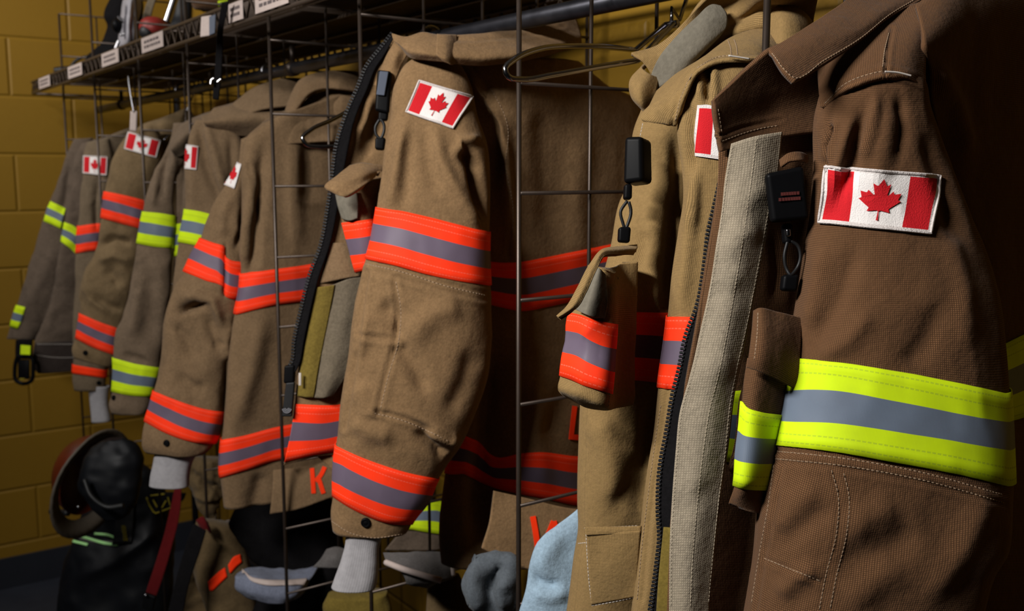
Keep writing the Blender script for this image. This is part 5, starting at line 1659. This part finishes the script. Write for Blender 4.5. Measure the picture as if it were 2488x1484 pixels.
hb = empty('black_hood', tuple(onshelf(262, .80)), 'black crumpled hood heaped behind the grey face mask on the shelf', 'hood')
s_ = tube_rows([(292, -30, 330, -40), (282, 0, 345, -10), (268, 30, 350, 20), (262, 62, 350, 50), (250, 98, 345, 80), (228, 130, 335, 105), (216, 150, 325, 118)], nv=60, nu=60, thick=.8, d=3.12)
s_.wr(.014, 12, .9, 303, 3).build('cloth', M['black_cloth'], hb, .004, cap=2)
r = empty('black_cable', tuple(P(180, 172, d=3.3)), 'black curled cable and plug on the very end of the shelf by the yellow wall', 'cable')
px_tube([(172, 162, 3.3), (184, 148, 3.3), (200, 140, 3.3), (218, 138, 3.3), (232, 146, 3.3)], .005, 'cord', M['black_rubber'], r, 8)
px_tube([(134, 172, 3.3), (150, 170, 3.3), (185, 168, 3.3), (212, 164, 3.3)], .012, 'plug', M['black_rubber'], r, 10)

r = empty('red_flashlight', tuple(P(375, 85, d=2.75)), 'dark red rounded light lying at the shelf edge below the steel tube', 'flashlight')
mb = MB(); mb.add(*ell(P(376, 72, d=2.8), (RT * .040 , FW * .05, UP * .034), 28, 16, .9)); mb.build('grip', M['maroon'], r)
mb = MB(); mb.add(*ell(P(358, 78, d=2.77), (RT * .022, FW * .02, UP * .024), 20, 12)); mb.build('socket', M['black_rubber'], r)
r = empty('steel_flashlight', tuple(P(420, 20, d=2.75)), 'polished steel tube leaning on the shelf with a bright highlight', 'flashlight')
px_tube([(405, 54, 2.75), (413, 30, 2.75), (425, -5, 2.75), (440, -50, 2.75)], .011, 'barrel', M['chrome'], r, 16)
r = empty('black_boot', tuple(P(445, 30, d=2.7)), 'black rubber boot shaft standing on the shelf behind the steel tube', 'boot')
tube_rows([(425, -60, 470, -60), (424, 0, 468, 0), (420, 40, 466, 40), (400, 62, 464, 56), (398, 80, 462, 70)], nv=40, nu=40, thick=.6, d=2.92).build('shaft', M['bag'], r, .004, cap=2)
r = empty('tan_strap', tuple(P(350, 30, d=2.95)), 'tan webbing strap hanging down onto the grey face mask', 'strap')
sheet([[(368, -20, 2.9), (385, -20, 2.9)], [(352, 20, 2.9), (370, 24, 2.9)], [(343, 58, 2.9), (362, 64, 2.9)]], nv=20, nu=8).build('webbing', M['velcroG'], r, .004)
r = empty('folded_hood', tuple(P(520, 10, d=2.4)), 'brown and lime folded garment lying on the shelf above the white label plate', 'garment')
s_ = tube_rows([(470, -30, 600, -60), (468, 0, 612, -28), (474, 22, 600, -6), (490, 34, 570, 10)], nv=30, nu=50, thick=.8, d=2.45)
s_.wr(.01, 14, 1, 311, 3).build('cloth', M['coatI'], r, .004, cap=2)
s_.band([(530, 2), (560, -4), (590, -12)], [(532, 14), (562, 6), (592, -2)], 'lime_edge', M['trim_y'], r, .003, 5, full=False, wrap=False)
r = empty('name_plate', tuple(P(500, 60, d=1.90)), 'pale plastic name plate clipped to the shelf edge beside the black strap', 'name plate')
rounded_block([(488, 40), (514, 36), (512, 86), (486, 90)], 1.905, .006, 'plate', M['label'], r, .002)
rounded_block([(508, 40), (524, 34), (522, 80), (508, 86)], 1.895, .004, 'side_plate', M['blueink'], r, .001)
r = empty('hanging_strap', tuple(P(525, 100, d=1.895)), 'black webbing strap hanging from the shelf beside the pale name plate', 'strap')
s_ = sheet([[(538, 8, 1.79), (556, 4, 1.79)], [(530, 60, 1.81), (545, 58, 1.81)], [(524, 130, 1.895), (540, 130, 1.895)], [(520, 190, 1.895), (536, 190, 1.895)], [(516, 240, 1.895), (530, 242, 1.895)]], nv=50, nu=8)
s_.wr(.002, 9, 1, 312).build('webbing', M['black_cloth'], r, .004)
px_tube([(512, 205, 1.885), (514, 194, 1.885), (520, 190, 1.885)], .003, 'ring', M['chrome'], r, 6)
px_tube([(528, 200, 1.885), (533, 195, 1.885), (537, 192, 1.885)], .003, 'ring', M['chrome'], r, 6)

# ------------------------------------------------------------------ things below the coats
def lump(rows, d, thick, mat, name, root, seed, amp=.01, sc=9, nv=80, nu=70, folds=(), cap=2):
    s_ = tube_rows(rows, nv=nv, nu=nu, thick=thick, d=d, e=.9)
    s_.wr(amp, sc, .8, seed, 3)
    s_.crumple(amp * .35, sc * 1.6, seed + 5, .9)
    for f in folds: s_.fold(*f)
    s_.build(name, mat, root, .004, cap=cap)
    return s_


r = empty('blue_garment', tuple(P(1330, 1484, d=1.14)), 'light blue cloth garment bulging out below the letters L and W', 'garment')
lump([(1412, 1225, 1432, 1222), (1352, 1275, 1440, 1268), (1305, 1325, 1440, 1318), (1284, 1385, 1440, 1378), (1278, 1430, 1440, 1425), (1262, 1484, 1440, 1480), (1250, 1560, 1440, 1560), (1240, 1700, 1440, 1700), (1230, 1900, 1440, 1900), (1225, 2200, 1440, 2200), (1220, 2700, 1440, 2700)], 1.25, .32, M['lightblue'], 'cloth', r, 321, .004, 9,
     folds=(([(1290, 1400), (1320, 1420), (1360, 1425)], 10, -.010), ([(1300, 1440), (1330, 1450), (1380, 1440)], 14, .007), ([(1360, 1290), (1330, 1340), (1310, 1390)], 26, .006)), nv=130)
r = empty('slate_garment', tuple(P(1190, 1484, d=1.25)), 'slate grey cloth garment bunched beside the light blue cloth', 'garment')
lump([(1150, 1345, 1205, 1340), (1128, 1375, 1250, 1360), (1112, 1410, 1256, 1390), (1120, 1450, 1258, 1430), (1145, 1490, 1256, 1480), (1150, 1600, 1256, 1600), (1140, 1800, 1256, 1800), (1130, 2200, 1256, 2200), (1130, 2500, 1256, 2500)], 1.40, .40, M['slate'], 'cloth', r, 331, .012, 11,
     folds=(([(1220, 1360), (1190, 1410), (1200, 1460)], 18, -.02), ([(1160, 1370), (1150, 1430), (1170, 1484)], 18, .014), ([(1240, 1400), (1215, 1440), (1230, 1480)], 14, .012)), nv=110)
r = empty('blue_grey_cap', tuple(P(700, 1400, d=1.9)), 'pale blue grey cloth cap with a white band seen through the wire grid', 'cap')
cp_ = sheet([[(575, 1394, 2.095), (592, 1380, 2.095), (625, 1375, 2.115), (680, 1384, 2.125), (735, 1382, 2.135), (775, 1370, 2.145)],
             [(572, 1408, 2.065), (600, 1408, 2.045), (640, 1414, 2.035), (690, 1424, 2.035), (730, 1424, 2.055), (752, 1416, 2.085)],
             [(576, 1430, 2.065), (606, 1440, 2.035), (645, 1448, 2.025), (690, 1452, 2.025), (720, 1450, 2.045), (738, 1446, 2.075)],
             [(596, 1450, 2.075), (622, 1462, 2.045), (655, 1470, 2.035), (690, 1470, 2.035), (706, 1464, 2.055), (720, 1460, 2.085)]], nv=40, nu=60)
cp_.wr(.005, 14, 1, 341, 3).build('crown', M['bluegrey'], r, .006)
cp_.band([(590, 1384), (605, 1400), (640, 1410), (690, 1412), (745, 1408)], [(594, 1394), (612, 1412), (645, 1422), (690, 1424), (735, 1422)], 'band', M['label'], r, .004, 5, full=False)
r = empty('grey_canvas_bag', tuple(P(1020, 1400, d=1.7)), 'dark grey canvas bag with pale edging lying under the knit cuff', 'bag')
gb = sheet([[(932, 1345, 1.66), (985, 1340, 1.64), (1040, 1338, 1.64), (1095, 1338, 1.66)], [(936, 1358, 1.64), (990, 1368, 1.60), (1045, 1374, 1.60), (1098, 1372, 1.63)], [(940, 1368, 1.63), (990, 1385, 1.58), (1050, 1408, 1.58), (1100, 1405, 1.62)]], nv=30, nu=50)
gb.wr(.006, 12, 1, 351, 3).build('panel', M['greyc'], r, .02)
px_tube([(938, 1366, 1.625), (985, 1384, 1.575), (1030, 1398, 1.572), (1072, 1410, 1.575)], .0052, 'edging', M['label'], r, 8)
px_tube([(1094, 1342, 1.65), (1099, 1375, 1.62), (1102, 1398, 1.61)], .0035, 'edging', M['label'], r, 8)
r = empty('tan_garment', tuple(P(1090, 1484, d=1.6)), 'tan folded cloth between the grey bag and the slate garment', 'garment')
lump([(1060, 1400, 1110, 1396), (1046, 1430, 1125, 1425), (1042, 1484, 1150, 1480), (1040, 1600, 1150, 1600), (1040, 1900, 1150, 1900), (1040, 2150, 1150, 2150)], 1.675, .5, M['tanp'], 'cloth', r, 361, .006, 10)
r = empty('olive_garment', tuple(P(885, 1484, d=1.85)), 'olive tan cloth hanging in the dark behind the knit cuff', 'garment')
lump([(800, 1445, 930, 1440), (790, 1470, 940, 1470), (780, 1600, 940, 1600), (780, 2000, 940, 2000)], 1.85, .4, M['olive'], 'cloth', r, 363, .01, 10)
r = empty('bunker_pants', tuple(P(530, 1484, d=2.3)), 'tan bunker pants with slanting orange bands and red suspender tab, below the K coat', 'pants')
pp = lump([(480, 1262, 575, 1278), (468, 1300, 590, 1310), (466, 1350, 598, 1360), (472, 1395, 608, 1400), (490, 1440, 612, 1445), (505, 1500, 620, 1500), (515, 1600, 630, 1600), (520, 1900, 640, 1900)], 2.28, .6, M['tanp'], 'leg', r, 371, .010, 10)
pp.band([(506, 1412), (528, 1392), (548, 1378)], [(518, 1434), (538, 1414), (552, 1400)], 'leg_tape', M['letter'], r, .004, 6, full=False, wrap=False)
pp.band([(555, 1372), (568, 1352), (582, 1346)], [(560, 1392), (572, 1378), (586, 1366)], 'leg_tape', M['letter'], r, .004, 6, full=False, wrap=False)
sheet([[(476, 1264, 2.2), (492, 1254, 2.2), (506, 1270, 2.2)], [(484, 1280, 2.2), (498, 1272, 2.19), (512, 1284, 2.2)], [(492, 1292, 2.2), (502, 1286, 2.19), (514, 1296, 2.2)]], nv=12, nu=10).build('suspender_tab', M['redstrap'], r, .004)
r = empty('bunker_pants', tuple(P(450, 1560, d=2.35)), 'folded olive tan bunker pants crumpled beside the red strap', 'pants')
lump([(452, 1385, 500, 1400), (435, 1420, 530, 1430), (420, 1470, 540, 1480), (410, 1560, 545, 1560), (405, 1800, 550, 1800)], 2.52, .6, M['tanp'], 'leg', r, 372, .012, 11, folds=(([(440, 1425), (480, 1410), (500, 1412)], 8, -.016), ([(430, 1484), (480, 1450), (530, 1450)], 10, .012)))
r = empty('tan_garment', tuple(P(500, 1200, d=2.4)), 'bunched tan cloth in the gap below the banded knit cuff sleeve', 'garment')
lump([(466, 1110, 545, 1120), (463, 1150, 548, 1160), (464, 1185, 546, 1195), (474, 1218, 540, 1222), (492, 1246, 534, 1246), (500, 1262, 530, 1262)], 2.40, .5, M['tanp'], 'cloth', r, 373, .014, 14, nv=50, nu=50, folds=(([(470, 1150), (500, 1180), (535, 1190)], 9, -.02), ([(475, 1200), (500, 1215), (535, 1205)], 8, .012)))
r = empty('dark_garment', tuple(P(720, 1330, d=2.1)), 'black garment hanging in the dark space under the K panel', 'garment')
lump([(600, 1200, 800, 1190), (570, 1270, 830, 1260), (600, 1340, 840, 1330), (640, 1390, 850, 1380), (600, 1500, 850, 1500), (590, 1800, 850, 1800), (590, 2000, 850, 2000)], 2.2, .4, M['black_cloth'], 'cloth', r, 374, .012, 8)
r = empty('grey_fabric_flap', tuple(P(810, 1350, d=1.85)), 'grey fabric corner leaning behind the wire grid beside the knit cuff', 'fabric')
sheet([[(794, 1334, 1.86), (815, 1328, 1.86), (845, 1336, 1.86)], [(780, 1356, 1.85), (815, 1352, 1.84), (850, 1356, 1.85)], [(760, 1378, 1.85), (810, 1380, 1.84), (855, 1382, 1.85)]], nv=16, nu=20).wr(.003, 12, 1, 375).build('cloth', M['greyc'], r, .006)

# black gear bag with green reflective stripes, helmet, red strap
r = empty('gear_bag', tuple(P(280, 1484, d=2.65)), 'tall black gear bag with short pale green stripes and yellow printed strap', 'gear bag')
gb = lump([(250, 1120, 330, 1110), (215, 1200, 400, 1180), (195, 1270, 420, 1260), (172, 1330, 425, 1320), (158, 1400, 415, 1400), (150, 1484, 410, 1484), (146, 1600, 410, 1600), (146, 1800, 412, 1800), (150, 1960, 410, 1960)], 2.82, .55, M['bag'], 'body', r, 381, .012, 7,
          folds=(([(200, 1400), (280, 1365), (340, 1320), (385, 1280)], 14, .02),), nv=110, nu=90)
gb.band([(190, 1296), (215, 1304), (250, 1314), (288, 1321)], [(187, 1302), (212, 1310), (248, 1321), (287, 1327)], 'reflective_stripe', M['glow'], r, .004, 4, full=False, wrap=False)
gb.band([(232, 1293), (262, 1296), (286, 1305)], [(230, 1299), (260, 1302), (285, 1311)], 'reflective_stripe', M['glow'], r, .004, 4, full=False, wrap=False)
gb.band([(181, 1312), (200, 1316), (215, 1320)], [(180, 1318), (198, 1322), (213, 1326)], 'reflective_stripe', M['glow'], r, .004, 4, full=False, wrap=False)
gb.band([(196, 1304), (225, 1311), (288, 1313)], [(194, 1310), (220, 1317), (288, 1320)], 'stripe_backing', M['greyc'], r, .002, 4, full=False, wrap=False)
sw = gb.band([(283, 1215), (293, 1214), (303, 1213)], [(300, 1322), (310, 1321), (321, 1320)], 'strap', M['black_rubber'], r, .006, 12, full=False, wrap=False)
mb = MB()
rnd = random.Random(11)
for y0, n_ in ((1222, 6), (1278, 9)):
    for k in range(n_):
        y = y0 + k * 4.4
        x = 293 + (y - 1215) * .165
        u_, v_ = gb.hit(x, y)
        p_, q_ = gb.pt(np.array([u_]), np.array([v_]))
        mb.box(p_[0] + q_[0] * .008, (.010 + .004 * rnd.random(), .001, .0022), 0, (RT, FW, UP))
        if k % 2: mb.box(p_[0] + q_[0] * .008 + RT * .004, (.0022, .001, .0055), 0, (RT, FW, UP))
mb.build('strap_print', M['yellowprint'], r, smooth=False)
yp = sheet([[(352, 1206, 2.76), (400, 1196, 2.76), (452, 1198, 2.76)], [(362, 1232, 2.76), (400, 1226, 2.76), (440, 1220, 2.76)], [(376, 1248, 2.76), (392, 1242, 2.76), (420, 1232, 2.76)]], nv=16, nu=24)
yp.wr(.003, 12, 1, 383).build('pocket_badge', M['black_cloth'], r, .004)
mb = MB()
for poly in ([(356, 1208), (366, 1232), (378, 1247), (396, 1241), (420, 1231), (442, 1218)], [(372, 1214), (382, 1232)], [(388, 1210), (392, 1234), (404, 1216)], [(408, 1208), (414, 1228)], [(424, 1206), (430, 1220)], [(366, 1204), (400, 1200)]):
    mb.tube([yp.pt(*[np.array([a]) for a in yp.hit(x, y)])[0][0] + (CAM - P(x, y, d=2.5)) * .003 for x, y in cr(poly, 16)], .0022, 5)
mb.build('badge_print', M['yellowprint'], r)
# helmet tipped on its side beside the bag
h = empty('fire_helmet', tuple(P(200, 1180, d=2.85)), 'worn fire helmet with orange red shell and cream inner brim beside the black gear bag', 'helmet')
cc = P(218, 1156, d=2.52)
ax = RT * -.80 + UP * .25 + FW * .35; ax /= np.linalg.norm(ax)
bx = UP - ax * (UP @ ax); bx /= np.linalg.norm(bx); cx_ = np.cross(ax, bx)
mb = MB()
vs, fs = [], []
N, K = 36, 14
for i in range(K + 1):
    t = i / K * math.pi / 2
    for j in range(N):
        a = 2 * math.pi * j / N
        vs.append(cc + ax * .09 * math.sin(t) + (bx * .105 * math.cos(a) + cx_ * .088 * math.sin(a)) * math.cos(t))
for i in range(K):
    for j in range(N):
        fs.append((i * N + j, i * N + (j + 1) % N, (i + 1) * N + (j + 1) % N, (i + 1) * N + j))
mb.add(vs, fs)
mb.build('shell', M['redshell'], h)
mb = MB()
prof = [(.099, 0, .0), (.120, 0, -.012), (.134, 0, -.022), (.132, 0, -.028), (.118, 0, -.02), (.097, 0, -.008)]
vs, fs = [], []
for j in range(N):
    a = 2 * math.pi * j / N
    k = 1.0 + .22 * max(0, math.cos(a + 2.4))
    for (r_, _, z_) in prof:
        vs.append(cc + ax * z_ + (bx * math.cos(a) + cx_ * .86 * math.sin(a)) * r_ * k)
L_ = len(prof)
for j in range(N):
    for i in range(L_):
        fs.append((j * L_ + i, j * L_ + (i + 1) % L_, ((j + 1) % N) * L_ + (i + 1) % L_, ((j + 1) % N) * L_ + i))
mb.add(vs, fs)
mb.build('brim', M['cream'], h)
fs_ = tube_rows([(252, 1066, 300, 1062), (220, 1095, 332, 1090), (200, 1130, 345, 1128), (192, 1170, 345, 1172), (202, 1210, 335, 1215), (225, 1240, 315, 1246), (246, 1256, 296, 1258)], nv=50, nu=50, thick=.6, d=2.37)
fs_.wr(.008, 14, 1, 397, 3).build('face_shield', M['bag'], h, .004, cap=2)
px_tube([(205, 1165, 2.30), (222, 1205, 2.29), (262, 1232, 2.29), (300, 1228, 2.29)], .006, 'chin_strap', M['black_rubber'], h, 8)
mb = MB(); mb.add(*ell(P(190, 1231, d=2.38), (RT * .004, FW * .004, UP * .004), 12, 8)); mb.build('rivet', M['chrome'], h)
px_tube([(125, 1242, 2.62), (145, 1244, 2.6), (165, 1246, 2.58)], .009, 'strap', M['black_rubber'], h, 8)
r = empty('red_strap', tuple(P(400, 1350, d=2.3)), 'long dark red webbing strap hanging down in front of the black gear bag', 'strap')
s_ = sheet([[(424, 1184, 2.42), (440, 1188, 2.42)], [(412, 1240, 2.4), (436, 1245, 2.4)], [(395, 1310, 2.38), (420, 1315, 2.38)], [(374, 1380, 2.36), (400, 1388, 2.36)], [(355, 1436, 2.35), (380, 1444, 2.35)], [(352, 1446, 2.35), (376, 1454, 2.35)]], nv=60, nu=12)
s_.wr(.003, 10, 1, 391).build('webbing', M['redstrap'], r, .004)
rounded_block([(350, 1440), (378, 1450), (370, 1484), (344, 1478)], 2.34, .012, 'buckle', M['black_plastic'], r, .003)
mb = MB(); mb.add(*ell(P(354, 1445, d=2.33), (RT * .004, FW * .004, UP * .004), 12, 8)); mb.build('rivet', M['chrome'], r)
r = empty('dark_red_strap', tuple(P(470, 1350, d=2.3)), 'black webbing strap slanting between red strap and tan bunker pants', 'strap')
s_ = sheet([[(470, 1272, 2.16), (500, 1290, 2.16)], [(450, 1330, 2.16), (485, 1340, 2.16)], [(430, 1400, 2.16), (462, 1410, 2.16)], [(405, 1500, 2.16), (440, 1510, 2.16)]], nv=40, nu=12)
s_.wr(.003, 10, 1, 392).build('webbing', M['black_cloth'], r, .004)
r.name = 'black_strap'
# lime banded hem of a coat deep in the dark under coat G's sleeve
r = empty('firefighter_coat', tuple(P(1060, 1280, d=1.75)), 'dark coat hem with a dim lime band showing under the orange banded cuff', 'coat')
s_ = sheet([[(990, 1215, 1.910), (1060, 1215, 1.930), (1120, 1230, 1.950), (1180, 1250, 1.970)], [(985, 1270, 1.900), (1060, 1275, 1.910), (1120, 1290, 1.930), (1180, 1305, 1.960)], [(935, 1335, 1.900), (1060, 1335, 1.910), (1120, 1328, 1.930), (1175, 1322, 1.960)]], nv=40, nu=60)
s_.wr(.008, 10, .6, 395, 3).build('hem', M['coatA'], r, .006)
s_.band([(1000, 1232), (1060, 1216), (1100, 1220)], [(1004, 1285), (1060, 1296), (1095, 1300)], 'hem_tape', M['trim_y'], r, .004, 9, full=False)

# ------------------------------------------------------------------ camera, light, view
cd = bpy.data.cameras.new('camera')
cam = bpy.data.objects.new('camera', cd); COL.objects.link(cam)
cd.sensor_width = 36.0; cd.lens = FPX / 2488 * 36.0
cd.clip_start = .02; cd.clip_end = 50
cam.matrix_world = Matrix(((RT[0], UP[0], -FW[0], CAM[0]), (RT[1], UP[1], -FW[1], CAM[1]), (RT[2], UP[2], -FW[2], CAM[2]), (0, 0, 0, 1)))
cd.dof.use_dof = True; cd.dof.focus_distance = .94; cd.dof.aperture_fstop = 8.5
S.camera = cam


def area(name, loc, to, sx, sy, power, col):
    l = bpy.data.lights.new(name, 'AREA'); l.shape = 'RECTANGLE'; l.size, l.size_y = sx, sy
    l.energy = power; l.color = col
    o = bpy.data.objects.new(name, l); COL.objects.link(o); o.location = loc
    o.rotation_euler = (Vector(to) - Vector(loc)).to_track_quat('-Z', 'Y').to_euler()
    return o


la = area('ceiling_fluorescent', (-.86, -.9, 2.42), (-.95, .75, 1.40), .8, .2, 35, (1.0, .97, .93))
la.data.spread = math.radians(130)
lb = area('ceiling_fluorescent_far', (-2.85, -.55, 2.72), (-3.6, .8, 1.95), .8, .2, 15, (1.0, .97, .93))
lb.data.spread = math.radians(120)
w = bpy.data.worlds.new('world'); S.world = w; w.use_nodes = True
w.node_tree.nodes['Background'].inputs[0].default_value = (.55, .6, .7, 1)
w.node_tree.nodes['Background'].inputs[1].default_value = .002
S.view_settings.view_transform = 'Standard'; S.view_settings.look = 'None'
S.view_settings.exposure = 0.0; S.view_settings.gamma = 1.0
S.view_settings.use_curve_mapping = False
S.cycles.max_bounces = 6
S.cycles.diffuse_bounces = 2
S.cycles.use_denoising = True
